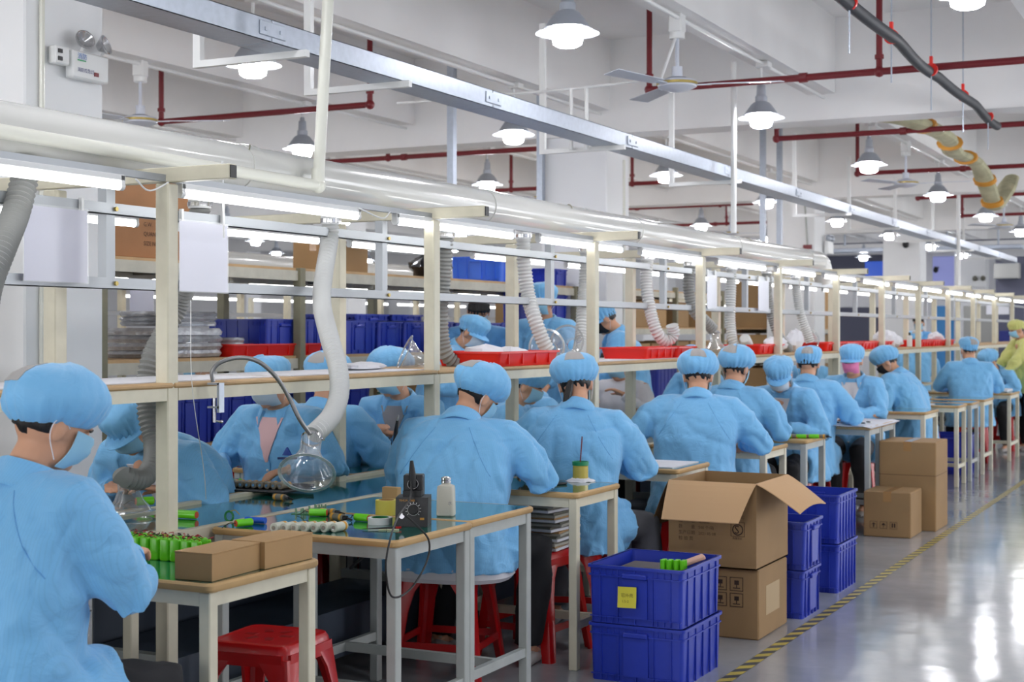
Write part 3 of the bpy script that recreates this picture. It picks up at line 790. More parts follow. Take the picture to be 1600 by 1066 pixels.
table('small cream steel table with green top holding lime packs and kraft boxes', -3.27, -2.52, 3.17, 3.70, M_cream)
table('grey steel table with green top holding the black soldering station', -3.27, -2.50, 4.11, 4.645, M_greysteel)
table('grey steel table with green top holding the white dispenser bottle', -3.27, -2.52, 4.66, 5.19, M_greysteel)
table('cream table with green top holding the yellow glue jar', -3.27, -2.55, 5.67, 6.15, M_cream)
table('cream table covered with white papers and a notebook', -3.27, -2.54, 6.87, 7.36, M_cream)
table('cream table with a white nozzle bottle, beside the open carton', -3.27, -2.53, 8.33, 8.79, M_cream)
table('grey table with a row of lime and orange batteries', -3.27, -2.50, 9.10, 9.6, M_greysteel, top=M_ply)
table('grey table under a white cloth, nearer of the clothed pair', -3.27, -2.44, 10.58, 10.98, M_greysteel)
table('grey table under a white cloth before the pink-masked worker', -3.27, -2.44, 10.99, 11.46, M_greysteel)
table('cream table beside the worker in black mask', -3.27, -2.46, 12.7, 13.3, M_cream)
table('cream table with papers, beyond the black-masked worker', -3.27, -2.40, 13.95, 14.4, M_cream)
table('grey table with crossed stretchers, beyond the large cartons', -3.27, -2.38, 14.55, 15.0, M_greysteel)
table('cream table behind the grey one, in front of blue-backed worker', -3.27, -2.38, 15.3, 15.9, M_cream)
table('far cream table where the person in yellow works', -3.27, -2.36, 17.0, 17.7, M_cream)
FT = [(4.0, 4.42), (4.93, 5.42), (5.95, 6.5), (7.3, 7.8), (8.7, 9.2), (10.2, 10.7), (11.8, 12.4), (13.6, 14.2), (15.5, 16.1), (18.2, 18.8), (20.2, 20.8)]
for i, (a, b) in enumerate(FT):
    table('green topped table on the far side of the line, %s from the camera' % ORD[i], -4.6, -3.86, a, b, M_greysteel)
# ---------------------------------------------------------------- stools
def make_stool():
    t = thing('plastic_stool', '-', 'stool', (0, 0, 0)); h = .47; a = .15; b_ = .205
    def ring(hs, z, n=5): return [(x, y, z) for x, y in rounded(hs * .28, -hs, hs, -hs, hs, n)]
    MB().loft([ring(a + .004, h - .05), ring(a + .002, h - .018), ring(a - .006, h - .004), ring(a - .018, h), ring(a - .03, h - .003)], True, False).loft([ring(a - .03, h - .003), ring(a - .03, h - .0035)], True, True).build('seat', M_red, t)
    mb = MB()
    for k in range(6):
        an = k * PI / 3; mb.tube([(.045 * math.cos(an), .045 * math.sin(an), h - .0025), (.085 * math.cos(an), .085 * math.sin(an), h - .0025)], [.016, .012], 8, flat=.12)
    mb.build('seat_dimples', mat('red_plastic_dark', (138, 6, 10), .35), t)
    def half(z): return a + (b_ - a) * (h - z) / h
    for sx in (-1, 1):
        for sy in (-1, 1):
            mb = MB(); rings = []
            for z, w in ((0, .045), (.10, .05), (.28, .055), (.36, .07), (.41, .10), (.425, .13)):
                o = half(z); th = .012
                P = [(o, o - w), (o, o - .02), (o - .006, o - .006), (o - .02, o), (o - w, o), (o - w, o - th), (o - .024, o - th), (o - th, o - .024), (o - th, o - w)]
                rings.append([(sx * x, sy * y, z) for x, y in P])
            if sx * sy < 0: rings = [list(reversed(r)) for r in rings]
            mb.loft(rings); mb.build('leg', M_red, t)
    mb = MB()
    for s in (-1, 1):
        o = half(.43); mb.box(-o + .02, o - .02, s * (o - .003) - .005, s * (o - .003) + .005, .40, h - .03)
        mb.box(s * (o - .003) - .005, s * (o - .003) + .005, -o + .02, o - .02, .40, h - .03)
    mb.build('skirt', M_red, t)
    mb = MB()
    for s in (-1, 1):
        o = half(.14); mb.box(-o + .02, o - .02, s * (o - .008) - .004, s * (o - .008) + .004, .125, .155)
        mb.box(s * (o - .008) - .004, s * (o - .008) + .004, -o + .02, o - .02, .125, .155)
    mb.build('lower_rung', M_red, t)
    return t
stool0 = make_stool(); sused = False
def stool(x, y, label, rz=0, z=0, grp='red plastic stools'):
    global sused
    if not sused:
        stool0.location = (x, y, z); stool0.rotation_euler = (0, 0, rz); stool0['label'] = label; stool0['group'] = grp; sused = True; return stool0
    return dup(stool0, (x, y, z), rz, label, grp)
stool(-2.83, 3.86, 'empty red plastic stool under the nearest two tables', R(6))
stool(-2.90, 5.96, 'red plastic stool carrying the stack of flat trays', R(-4))
stool(-2.9, 14.75, 'red plastic stool beneath the cream table beyond the large cartons', R(3))
stool(-3.05, 3.0, 'red plastic stool standing at the foot of the first post', R(20))
stool(-2.65, 12.45, 'red plastic stool on the camera side of the black-masked worker', R(10))
# ---------------------------------------------------------------- crates
def crate(name, label, x0, x1, y0, y1, z, h, m=None, handle_y=True, grp=None, ribs=5, rz=0):
    m = m or M_blue
    cx, cy = (x0 + x1) / 2, (y0 + y1) / 2; a, b = (x1 - x0) / 2, (y1 - y0) / 2
    t = thing(name, label, 'crate', (cx, cy, z), rz, grp); th = .006; tp = .010
    mb = MB()
    def ring(i, zz): return [(x, y, zz) for x, y in rounded(.018, -a + i, a - i, -b + i, b - i, 3)]
    mb.loft([ring(tp, 0), ring(.004, h), ring(.004 + th, h), ring(tp + th, .008)], True, False)
    mb.loft([ring(tp, 0), ring(tp + .0001, .0001)], True, True); mb.loft([ring(tp + th, .008), ring(tp + th + .0001, .0081)], True, True)
    mb.build('bin', m, t)
    mb = MB(); mb.loft([ring(-.004, h - .012), ring(-.004, h), ring(.011, h), ring(.006, h - .012)], True, False)
    mb.loft([ring(-.001, h - .045), ring(-.001, h - .040), ring(.006, h - .040)], True, False)
    mb.build('rim', m, t)
    mb = MB()
    for s in (-1, 1):
        for k in range(ribs):
            u = -1 + 2 * (k + .5) / ribs
            mb.box(u * a * .92 - .002, u * a * .92 + .002, s * (b - .004) - .004, s * (b - .004) + .004, .005, h - .012)
            mb.box(s * (a - .004) - .004, s * (a - .004) + .004, u * b * .92 - .002, u * b * .92 + .002, .005, h - .012)
        for q in (.018, h - .03):
            for k in range(4):
                mb.box(s * a * .9 - .03 * k * s - .001, s * a * .9 - .03 * k * s + .001, -b - .0, -b + .006, q - .012, q + .012)
    mb.box(-a + .01, a - .01, -b + .001, -b + .008, .026, .030)
    mb.build('ribs', m, t)
    for s in (-1, 1):
        hb = MB()
        if handle_y: hb.box(-.055, .055, s * b - .014, s * b + .014, h - .05, h - .028, b=.005).box(-.055, .055, s * (b - .002) - .004, s * (b - .002) + .004, h * .12, h - .05)
        else: hb.box(s * a - .014, s * a + .014, -.055, .055, h - .05, h - .028, b=.005).box(s * (a - .002) - .004, s * (a - .002) + .004, -.055, .055, h * .12, h - .05)
        hb.build('handle', m, t)
    return t
crate('blue_crate', 'blue plastic crate at the aisle, lower one under the crate with yellow note', -2.46, -2.04, 5.58, 6.06, 0, .238)
t = crate('blue_crate', 'open blue plastic crate with a yellow note, topmost nearest the camera', -2.46, -2.04, 5.57, 6.05, .241, .24)
mb = MB(); F = frame((-.085, -.262, .075), (1, 0, .03), (0, 0, 1)); 
pv = []; 
for i in range(5):
    for j in range(5): pv.append((.02 + .105 * i / 4 * .78, .085 * j / 4, .001 + .006 * (1 - j / 4) ** 2))
mb.add(pv, [(i * 5 + j, i * 5 + 5 + j, i * 5 + 6 + j, i * 5 + 1 + j) for i in range(4) for j in range(4)], F); mb.add([(x, y, z - .001) for x, y, z in pv], [(i * 5 + j, i * 5 + 1 + j, i * 5 + 6 + j, i * 5 + 5 + j) for i in range(4) for j in range(4)], F)
sn_ = mb.build('sticky_note', mat('note_yellow', (222, 212, 70), .7), t)
mb = MB(); text_shape(mb, '铝外壳', .018, F @ Matrix.Translation((.036, .045, .006))); text_shape(mb, '1.5-2', .015, F @ Matrix.Translation((.04, .022, .0075))); mb.build('handwriting', mat('note_ink', (150, 140, 60), .8), sn_)
tag(MB().box(-.15, .08, -.16, .16, 0, .19, b=.01).build('grey_board', mat('grey_board', (92, 84, 84), .7), loc=(-2.27, 5.82, .252)), 'dark board lying inside the open blue crate with the note', 'board')
for k, (dx, dy) in enumerate(((.0, 0), (.028, .0), (.056, .01), (.084, .012))):
    o = MB().tube([(0, 0, 0), (0, 0, .065)], .011, 12).tube([(.0, .024, 0), (.0, .024, .065)], .011, 12).build('battery_pack', M_lime, loc=(-2.20 + dx, 5.76 + dy, .425))
    tag(o, 'lime battery pack in the open blue crate, %s of four' % ORD[k], 'battery', 'lime packs in the crate')
o = MB().box(-.05, .09, -.03, .03, 0, .02, b=.005).build('pink_pad', mat('pink_pad', (226, 180, 160), .8), loc=(-2.16, 5.93, .443)); o.rotation_euler = (0, -.35, .5)
tag(o, 'pale pink pad sticking up in the open blue crate', 'pad')
crate('blue_crate', 'blue crate, lower of the pair directly behind the big cartons', -2.5, -1.995, 7.2, 7.53, 0, .243, handle_y=False)
crate('blue_crate', 'blue crate with side handle, upper of the pair directly behind the big cartons', -2.5, -1.985, 7.2, 7.53, .246, .243, handle_y=False)
crate('blue_crate', 'tall blue crate, lower of the farther pair by the floor tape', -2.5, -2.02, 8.0, 8.43, 0, .27, ribs=6)
crate('blue_crate', 'tall blue crate, upper of the farther pair beside the open carton flap', -2.5, -2.02, 8.0, 8.43, .273, .27, ribs=6)
crate('blue_crate', 'blue crate under the tables beyond the large cartons', -2.92, -2.5, 15.2, 15.7, 0, .40)
# ---------------------------------------------------------------- cartons
def carton(label, x0, x1, y0, y1, z, h, flaps=False, m=None, name='cardboard_carton', prints=None, tape=True, rz=0, creases=False):
    m = m or M_kraft2
    cx, cy = (x0 + x1) / 2, (y0 + y1) / 2; a, b = (x1 - x0) / 2, (y1 - y0) / 2
    t = thing(name, label, 'box', (cx, cy, z), rz)
    mb = MB(); th = .005
    if flaps:
        mb.box(-a, a, -b, -b + th, 0, h).box(-a, a, b - th, b, 0, h).box(-a, -a + th, -b + th, b - th, 0, h).box(a - th, a, -b + th, b - th, 0, h).box(-a, a, -b, b, 0, .006)
        mb.build('body', m, t)
        fw = .21
        def flap(p, q, out, dn, wave=0.0):
            p, q = V(p), V(q); d = (q - p).normalized(); n = 7; top = []; 
            for i in range(n + 1):
                s_ = i / n
                off = V(out) * fw * s_ + V((0, 0, -1)) * (dn * fw * s_ ** 1.15) 
                sh = .03 * s_
                row = []
                for j in range(9):
                    f = j / 8; pt = (p + d * (sh)).lerp(q - d * sh, f) + off + V((0, 0, wave * s_ * math.sin(f * PI)))
                    row.append(pt)
                top.append(row)
            nz = V(out).cross(d); vs = [x for r in top for x in r]; fs = [(i * 9 + j, i * 9 + j + 1, i * 9 + 10 + j, i * 9 + 9 + j) for i in range(n) for j in range(8)]
            up = V((0, 0, .0045)); v2 = [x - up for x in vs]; N = len(vs)
            f2 = fs + [tuple(reversed([k + N for k in f])) for f in fs]
            bd = [(0, j) for j in range(9)] + [(i, 8) for i in range(1, n + 1)] + [(n, j) for j in range(7, -1, -1)] + [(i, 0) for i in range(n - 1, 0, -1)]
            ids = [i * 9 + j for i, j in bd]
            for k in range(len(ids)): f2.append((ids[k], ids[(k + 1) % len(ids)], ids[(k + 1) % len(ids)] + N, ids[k] + N))
            MB().add(vs + v2, f2).build('flap', M_kraftin if out[1] < 0 or out[0] > 0 else m, t, smooth=False)
        flap((-a, -b, h), (a, -b, h), (0, -.85, 0), .78)
        flap((a, -b, h), (a, b, h), (.95, 0, 0), .62, .02)
        flap((a, b - .004, h), (-a, b - .004, h), (0, .25, 0), 1.3) if False else None
        flap((-a, b, h), (-a, -b, h), (-.5, 0, 0), 1.1)
    else:
        mb.box(-a, a, -b, b, 0, h, b=.006); mb.build('body', m, t)
        MB().box(-.001, .001, -b, b, h - .001, h + .0012).build('lid_seam', M_inkdk, t)
        if creases:
            MB().box(-a - .001, a + .001, -b - .001, b + .001, h * .62, h * .62 + .004).build('crease', M_ink, t)
    if tape and not flaps:
        MB().box(-.028, .028, -b - .0012, -b, h - .07, h).build('packing_tape', mat('tape_brown', (170, 128, 80), .2, coat=.4), t)
        MB().box(-.028, .028, -b, b, h, h + .001).build('packing_tape', mat('tape_brown', (170, 128, 80), .2, coat=.4), t)
    return t, a, b, h
lowc, a, b, h = carton('closed brown carton under the open one, with handling marks', -2.49, -2.05, 6.62, 7.09, 0, .33)
mb = MB(); F = frame((-.20, -b - .0012, .10), (1, 0, 0), (0, 0, 1))
for (ox, oy) in ((.28, .125), (.28, .05), (.20, .125), (.20, .05)):
    for q in ((0, .065, 0, .003), (0, .065, .062, .065), (0, .003, 0, .065), (.062, .065, 0, .065)): mb.box(ox + q[0], ox + q[1], oy + q[2], oy + q[3], 0, .0008, F)
    mb.box(ox + .022, ox + .044, oy + .03, oy + .05, 0, .0008, F).box(ox + .015, ox + .05, oy + .012, oy + .016, 0, .0008, F).box(ox + .031, ox + .035, oy + .016, oy + .03, 0, .0008, F)
mb.build('handling_marks', M_inkdk, lowc)
MB().box(a, a + .0012, -.12, .10, .10, .24).build('paper_patch', mat('kraft_patch', (186, 160, 122), .6), lowc)
opc, a, b, h = carton('open brown carton with spread flaps and printed Chinese lines, above the closed one', -2.49, -2.055, 6.6, 7.12, .332, .405, True, name='open_carton')
mb = MB(); F = frame((-a, -b - .0008, 0), (1, 0, 0), (0, 0, 1))
for (s, yy) in (('生产厂家', .235), ('品　　名', .207), ('数　　量', .179), ('生产日期', .151), ('检 验 员', .123)): text_shape(mb, s, .021, F @ Matrix.Translation((.05, yy, 0)))
for (s, yy) in (('深圳市新能源科技有限公司', .237), ('电池组', .207), ('500 个/箱', .179), ('2021 05 08', .151)): text_shape(mb, s, .019, F @ Matrix.Translation((.15, yy, 0)))
mb.build('printed_lines', M_ink, opc)
mb = MB(); F2 = F @ Matrix.Translation((.345, .185, 0))
mb.lathe([(.027, 0), (.027, .0008), (.022, .0008), (.022, 0)], 28, F2); text_shape(mb, 'S', .055, F2 @ Matrix.Translation((-.017, -.018, .0004))); text_shape(mb, '质量安全', .012, F2 @ Matrix.Translation((-.026, -.045, 0)))
for q in ((-.034, .034, .034, .036), (-.034, .034, -.032, -.030), (-.034, -.032, -.032, .036), (.032, .034, -.032, .036)): mb.box(q[0], q[1], q[2], q[3], 0, .0006, F2)
mb.build('quality_mark', M_inkdk, opc)
big, a, b, h = carton('tall brown carton by the floor tape in the middle distance', -2.43, -2.02, 10.8, 11.25, 0, .645, creases=True)
sm, a, b, h = carton('short brown carton in front of the tall one, with printed arrows', -2.44, -2.11, 10.36, 10.74, 0, .32)
mb = MB(); F = frame((-.12, -b - .0012, .06), (1, 0, 0), (0, 0, 1))
for ox in (.0, .07, .14):
    for q in ((0, .05, 0, .002), (0, .05, .048, .05), (0, .002, 0, .05), (.048, .05, 0, .05)): mb.box(ox + q[0], ox + q[1], q[2], q[3], 0, .0008, F)
mb.add([(.01, .028, .0006), (.026, .04, .0006), (.042, .028, .0006)], [(0, 2, 1)], F).box(.022, .030, .008, .03, 0, .0008, F)
mb.add([(.08, .024, .0006), (.095, .042, .0006), (.112, .024, .0006)], [(0, 2, 1)], F).box(.093, .097, .008, .03, 0, .0008, F)
mb.box(.152, .162, .01, .04, 0, .0008, F).box(.168, .178, .01, .04, 0, .0008, F)
mb.build('handling_marks', M_inkdk, sm)
# floor tape, yellow and black
tp = thing('floor_tape', 'yellow and black striped hazard tape along the aisle floor', 'tape', (-1.94, 0, 0))
mb = MB(); mk = MB(); yy = 4.2
while yy < 26:
    mb.add([(-.028, yy, .0012), (.028, yy + .05, .0012), (.028, yy + .115, .0012), (-.028, yy + .065, .0012)], [(0, 1, 2, 3)]); yy += .13
mk.add([(-.028, 4.2, .0008), (.028, 4.2, .0008), (.028, 26, .0008), (-.028, 26, .0008)], [(0, 1, 2, 3)])
mk.build('dark_strip', mat('tape_black', (72, 74, 78), .5), tp); mb.build('yellow_stripes', mat('hazard_yellow', (196, 176, 84), .45), tp)
# ---------------------------------------------------------------- things on the near tables
def at(x, y, z): return (x, y, z)
TZ = .7605
mkid = 0
def pack(x, y, label, rz=0, grp='lime packs standing in rows on the nearest table', lead=1):
    global mkid; mkid += 1
    o = thing('battery_pack', label, 'battery', (x, y, TZ), rz, grp); o.scale = (.70, .70, .94)
    mb = MB(); rr = []
    for k in range(24):
        an = 2 * PI * k / 24; cx_ = .0135 if math.cos(an) > 0 else -.0135
        rr.append((cx_ + .0135 * math.cos(an), .0135 * math.sin(an)))
    mb.loft([[(q[0] * s, q[1] * s, z) for q in rr] for s, z in ((.85, 0), (1, .003), (1, .066), (.85, .07))])
    mb.build('wrapped_cells', M_lime, o)
    rr2 = random.Random(mkid)
    for c_ in range(2):
        p = [V((.012 * (c_ * 2 - 1), 0, .069))]
        for k in range(4): p.append(p[-1] + V((rr2.uniform(-.014, .014), rr2.uniform(-.014, .014), .004 if k < 2 else -.001)))
        MB().tube(bez(p, 4), .0014, 5).build('red_wire' if c_ else 'black_wire', mat('wire_red', (170, 22, 40), .4) if c_ else M_rubber, o)
    return o
n = 0
for r_, off in enumerate((0, .007, .0, .007)):
    for k in range(11 - (r_ % 2)):
        pack(-3.185 + k * .039 + off, 3.45 + r_ * .022, 'upright lime battery pack, %s from the left in row %s' % (ORD[k], ('one', 'two', 'three', 'four')[r_]), R(rnd.uniform(-12, 12)))
def kbox(label, x, y, sx, sy, sz, rz):
    t = thing('kraft_box', label, 'box', (x, y, TZ), rz)
    MB().box(-sx / 2, sx / 2, -sy / 2, sy / 2, 0, sz - .004, b=.001).build('body', M_kraft, t)
    MB().box(-sx / 2 - .001, sx / 2 + .001, -sy / 2 - .001, sy / 2 + .001, sz - .004, sz, b=.001).build('lid', M_kraft, t)
kbox('plain kraft box at the nearest table corner, nearer of two', -2.615, 3.325, .125, .235, .078, R(3))
kbox('plain kraft box at the nearest table edge, farther of two', -2.60, 3.565, .12, .235, .080, R(-1))
# table two
def cell(x, y, z, label, cat='battery', m=None, axis='y', L=.065, r=.0105, grp=None, band=True, rz=0):
    t = thing('battery_cell', label, cat, (x, y, z + r), rz, grp)
    A = Matrix.Rotation(R(90), 4, 'X') if axis == 'y' else Matrix.Rotation(R(90), 4, 'Y')
    MB().cyl(r, -L / 2, L / 2, 16, A, b=.002).build('can', m or M_white, t)
    MB().cyl(r * .45, L / 2, L / 2 + .002, 10, A).build('terminal', M_chrome, t)
    if band: MB().cyl(r * 1.03, -L / 2 + .008, -L / 2 + .02, 16, A).build('orange_band', mat('orange_band', (222, 160, 50), .5), t)
    return t
M_cellw = mat('cell_white', (214, 216, 200), .35)
for k in range(7):
    p = W(437 + 15.5 * k, 824, Z=.775)
    cell(p.x, p.y, TZ, 'pale cylindrical cell lying in the row by the table edge, %s from the left' % ORD[k], m=M_cellw, grp='row of pale cells', axis='y', L=.07, r=.0165)
def pcb(label, px, py, sx, sy, rz, z=TZ):
    p = W(px, py, Z=z); t = thing('circuit_board', label, 'circuit board', (p.x, p.y, z), rz)
    MB().box(-sx / 2, sx / 2, -sy / 2, sy / 2, 0, .002).build('board', mat('pcb_green', (20, 120, 60), .4), t)
    mb = MB(); rr = random.Random(int(px))
    for k in range(14):
        x = rr.uniform(-.45, .4) * sx; y = rr.uniform(-.45, .4) * sy; mb.box(x, x + .006, y, y + .006, .002, .002 + rr.uniform(.006, .028))
    mb.build('components', mat('component_grey', (120, 150, 120), .4), t); return t
pcb('small green circuit board behind the row of pale cells', 478, 803, .10, .05, R(8)); pcb('green circuit board with clipped parts beside the soldering gear', 500, 800, .05, .05, R(30))
def lime(label, px, py, rz, z=TZ, r=.014, L=.065, grp=None):
    p = W(px, py, Z=z + r); t = thing('lime_battery', label, 'battery', (p.x, p.y, z + r), rz, grp)
    A = Matrix.Rotation(R(90), 4, 'Y')
    MB().cyl(r, -L / 2, L / 2, 16, A, b=.002).build('wrap', M_lime, t); MB().cyl(r * .8, L / 2, L / 2 + .0015, 14, A).cyl(r * .8, -L / 2 - .0015, -L / 2, 14, A).build('end_disc', mat('end_orange', (200, 80, 40), .6), t)
    MB().tube(bez([V((-L / 2, 0, 0)), V((-L / 2 - .02, .004, .004)), V((-L / 2 - .035, .015, -.006)), V((-L / 2 - .05, .01, -r + .002))], 5), .0015, 5).build('lead_wire', M_rubber, t)
    return t
lime('lime battery lying right of the green boards', 566, 809, R(-10)); lime('lime battery lying on the green boards', 497, 801, R(20))
lime('lime battery with wires lying on the conveyor behind the first post', 292, 804, R(5), z=.749, r=.016, L=.085)
lime('lime battery with orange end near the left end of the second table', 381, 817, R(70)); 
def ocell(label, px, py, rz, z=TZ):
    p = W(px, py, Z=z + .013); t = thing('banded_battery', label, 'battery', (p.x, p.y, z + .013), rz); A = Matrix.Rotation(R(90), 4, 'Y')
    MB().cyl(.013, -.033, .033, 16, A, b=.002).build('can', mat('can_grey', (120, 118, 104), .4), t)
    for x in (-.026, .016): MB().cyl(.0135, x, x + .011, 16, A).build('orange_band', mat('orange_band', (222, 160, 50), .5), t)
    MB().cyl(.008, .033, .05, 10, A).tube([(.05, 0, 0), (.07, .005, -.006)], .004, 6).build('black_tip', M_black, t); return t
ocell('orange banded battery lying on the conveyor under the clear funnel', 437, 777, R(-8), .749); ocell('orange banded battery lying behind the row of pale cells', 512, 800, R(5)); ocell('orange banded battery with black tip beside the lime one', 527, 808, R(-12)); 
p = W(398, 814, Z=TZ + .01); t = tag(MB().tube([(-.04, 0, .0), (.04, .01, .0)], .0115, 14).build('blue_battery', M_ltblue, loc=(p.x, p.y, TZ + .0115)), 'blue cylindrical battery near the left end of the second table', 'battery')
p = W(357, 815, Z=TZ); t = thing('wire_ring', 'green wound wire ring standing by the lime battery', 'coil', (p.x, p.y, TZ + .018)); MB().tube([(.018 * math.cos(a_), .004, .018 * math.sin(a_)) for a_ in [2 * PI * k / 20 for k in range(21)]], .004, 8).build('ring', mat('pcb_green', (20, 120, 60), .4), t); MB().tube([(0, .004, .018), (.03, 0, .025), (.05, 0, .01)], .002, 5).build('yellow_lead', M_gold, t)
def roll(label, px, py, r, w, m, core=None):
    p = W(px, py, Z=TZ); t = thing('tape_roll', label, 'tape roll', (p.x, p.y, TZ))
    MB().lathe([(r * .72, 0), (r, 0), (r, w), (r * .72, w), (r * .72, 0)], 30).build('roll', m, t); MB().lathe([(r * .66, .001), (r * .72, .001), (r * .72, w + .001), (r * .66, w + .001), (r * .66, .001)], 30).build('core', core or M_kraft, t)
roll('clear yellow tape roll standing against the soldering station', 604, 804, .042, .055, M_yellow, M_kraft)
roll('flat white tape roll with green core in front of the soldering station', 594, 819, .044, .024, M_white, mat('pcb_green', (20, 120, 60), .4))
p = W(604, 795, Z=TZ); tag(MB().box(-.04, .03, .03, .06, 0, .08, b=.002).build('kraft_card', M_kraft, loc=(p.x, p.y, TZ)), 'small brown cardboard block behind the yellow tape roll', 'card')
# soldering station
p = W(646, 820, Z=TZ)
t = thing('soldering_station', 'black soldering station with dial, white scale and iron holder', 'soldering station', (p.x, p.y, TZ), R(24))
w_, d_, h_ = .115, .13, .102
prof = [(-d_ / 2, 0), (d_ / 2, 0), (d_ / 2, h_), (-d_ / 2 + .018, h_), (-d_ / 2 + .004, h_ * .15)]
MB().loft([[(sx * w_ / 2, y, z) for y, z in prof] for sx in (-1, 1)]).build('case', M_black, t)
F = frame((0, -d_ / 2 + .0025, h_ * .12), (1, 0, 0), V((0, .014, h_ * .85)))
mb = MB(); mb.cyl(.017, .0, .016, 24, F @ Matrix.Translation((.006, .048, 0)), b=.002).box(-.0015, .0015, .0, .016, .0155, .0175, F @ Matrix.Translation((.006, .048, 0))); mb.build('dial', M_rubber, t)
mb = MB()
for k in range(11):
    an = R(-40 + 26 * k); c_ = F @ Matrix.Translation((.006, .048, .001)) @ Matrix.Rotation(an, 4, 'Z'); mb.box(.022, .028, -.0008, .0008, 0, .0006, c_)
mb.lathe([(.0195, 0), (.0205, 0), (.0205, .0006), (.0195, .0006)], 26, F @ Matrix.Translation((.006, .048, .0012)))
mb.build('dial_scale', M_white, t)
mb = MB(); text_shape(mb, 'YIHUA 936B', .0105, F @ Matrix.Translation((-.045, .077, .0012))); mb.build('front_lettering', mat('orange_print', (200, 140, 50), .5), t)
MB().cyl(.010, 0, .006, 16, F @ Matrix.Translation((-.034, .026, 0))).build('socket', M_chrome, t); MB().box(.03, .045, .012, .02, 0, .001, F).build('badge', mat('orange_print', (200, 140, 50), .5), t)
hb = MB().box(-.036, .034, .0, .06, h_, h_ + .075, b=.003).box(-.034, .032, -.03, .0, h_, h_ + .022).build('iron_holder', M_black, t)
ir = MB().tube([(.0, -.012, h_ + .03), (-.004, .0, h_ + .075), (-.008, .012, h_ + .125)], [.016, .013, .006], 12).build('soldering_iron', M_rubber, t)
MB().lathe([(.0185, 0), (.020, 0), (.020, .01), (.0185, .01)], 18, Matrix.Translation((.0, -.010, h_ + .04)) @ Matrix.Rotation(R(60), 4, 'X')).build('holder_ring', M_chrome, ir)
cp = bez([W(643, 752, X=-2.66), W(640, 780, X=-2.62), W(620, 812, X=-2.56), W(608, 850, X=-2.48), W(603, 890, X=-2.46), W(612, 932, X=-2.46), W(640, 922, X=-2.46), W(666, 880, X=-2.46), W(670, 845, X=-2.47), W(650, 820, X=-2.53), W(630, 803, X=-2.60)], 10)
tag(MB().tube(cp, .0035, 8).build('iron_cable', M_rubber), 'thin black cable looping from soldering iron below the table edge', 'cable')
tag(MB().tube(bez([W(548, 888, X=-3.0), W(565, 872, X=-2.9), W(582, 852, X=-2.8), W(590, 846, X=-2.75)], 6), .006, 8).build('black_cable', M_rubber), 'short black cable end hanging below the second table', 'cable')
# dispenser bottle
p = W(697, 806, Z=TZ)
t = thing('dispenser_bottle', 'square translucent white dispenser bottle with steel cap', 'bottle', (p.x, p.y, TZ), R(20))
def sq(hs, z): return [(x, y, z) for x, y in rounded(hs * .3, -hs, hs, -hs, hs, 4)]
MB().loft([sq(.030, 0), sq(.033, .004), sq(.031, .10), sq(.029, .112), sq(.016, .118), sq(.015, .125)]).build('bottle_body', mat('bottle_milky', (226, 222, 208), .35, trans=.15), t)
MB().lathe([(.017, .122), (.019, .124), (.019, .131), (.015, .133), (.019, .135), (.019, .142), (.010, .147), (.0005, .148)], 20).build('steel_cap', M_chrome, t)
mb = MB(); text_shape(mb, '水', .016, frame((.012, -.0325, .045), (1, 0, 0), (0, 0, 1))); mb.build('handwritten_mark', mat('note_ink2', (150, 150, 160), .7), t)
p = W(600, 828, Z=TZ)
t = thing('tweezers', 'black tweezers with red sleeve near the table corner', 'tool', (p.x, p.y, TZ + .004), R(35)); MB().tube([(-.075, 0, 0), (.04, .004, .003)], [.001, .004], 6).tube([(-.075, 0, 0), (.04, -.004, .003)], [.001, .004], 6).build('blades', M_black, t); MB().box(.038, .06, -.006, .006, 0, .006).build('red_sleeve', M_red, t)
p = W(614, 829, Z=TZ); o = MB().box(-.02, .02, -.008, .008, 0, .004).box(-.05, -.025, -.004, .004, 0, .003).box(-.045, -.02, .01, .014, 0, .003).build('connector_scraps', mat('scrap_cream', (206, 204, 170), .6), loc=(p.x, p.y, TZ)); o.rotation_euler = (0, 0, .4)
tag(o, 'small cream connector pieces beside the tweezers', 'parts')
# glue jar on table four
p = W(907, 752, Z=TZ)
t = thing('glue_jar', 'yellow glue jar with green rim and dark red stick', 'jar', (p.x, p.y, TZ + .005))
MB().cyl(.036, 0, .07, 24, b=.006).build('jar', mat('glue_yellow', (206, 184, 84), .25, coat=.5), t)
MB().lathe([(.036, .068), (.038, .068), (.038, .086), (.034, .086), (.034, .068)], 24).build('green_rim', mat('rim_green', (30, 140, 90), .4), t)
MB().tube([(-.005, 0, .03), (.004, .01, .20)], .0032, 8).build('stick', mat('stick_red', (110, 22, 40), .5), t)
mb = MB(); rings = []
for k in range(6):
    rr_ = .068 - .006 * k; rings.append([(rr_ * (1 + .25 * noise.noise(V((math.cos(a_) * 2, math.sin(a_) * 2, k * .4)))) * math.cos(a_), rr_ * (1 + .25 * noise.noise(V((math.cos(a_) * 2 + 5, math.sin(a_) * 2, k * .4)))) * math.sin(a_), .001 + .003 * k + .004 * noise.noise(V((a_ * 2, k, 0)))) for a_ in [2 * PI * j / 28 for j in range(28)]])
mb.loft(rings); tag(mb.build('tissue', M_paper, loc=(p.x, p.y, TZ - .0005)), 'crumpled white tissue under the yellow glue jar', 'tissue')
p = W(862, 756, Z=TZ); o = MB().box(-.04, .04, -.07, .07, 0, .01, b=.003).build('phone', M_black, loc=(p.x, p.y, TZ)); o.rotation_euler = (0, 0, 1.0); tag(o, 'dark phone on the table by the glue jar', 'phone')
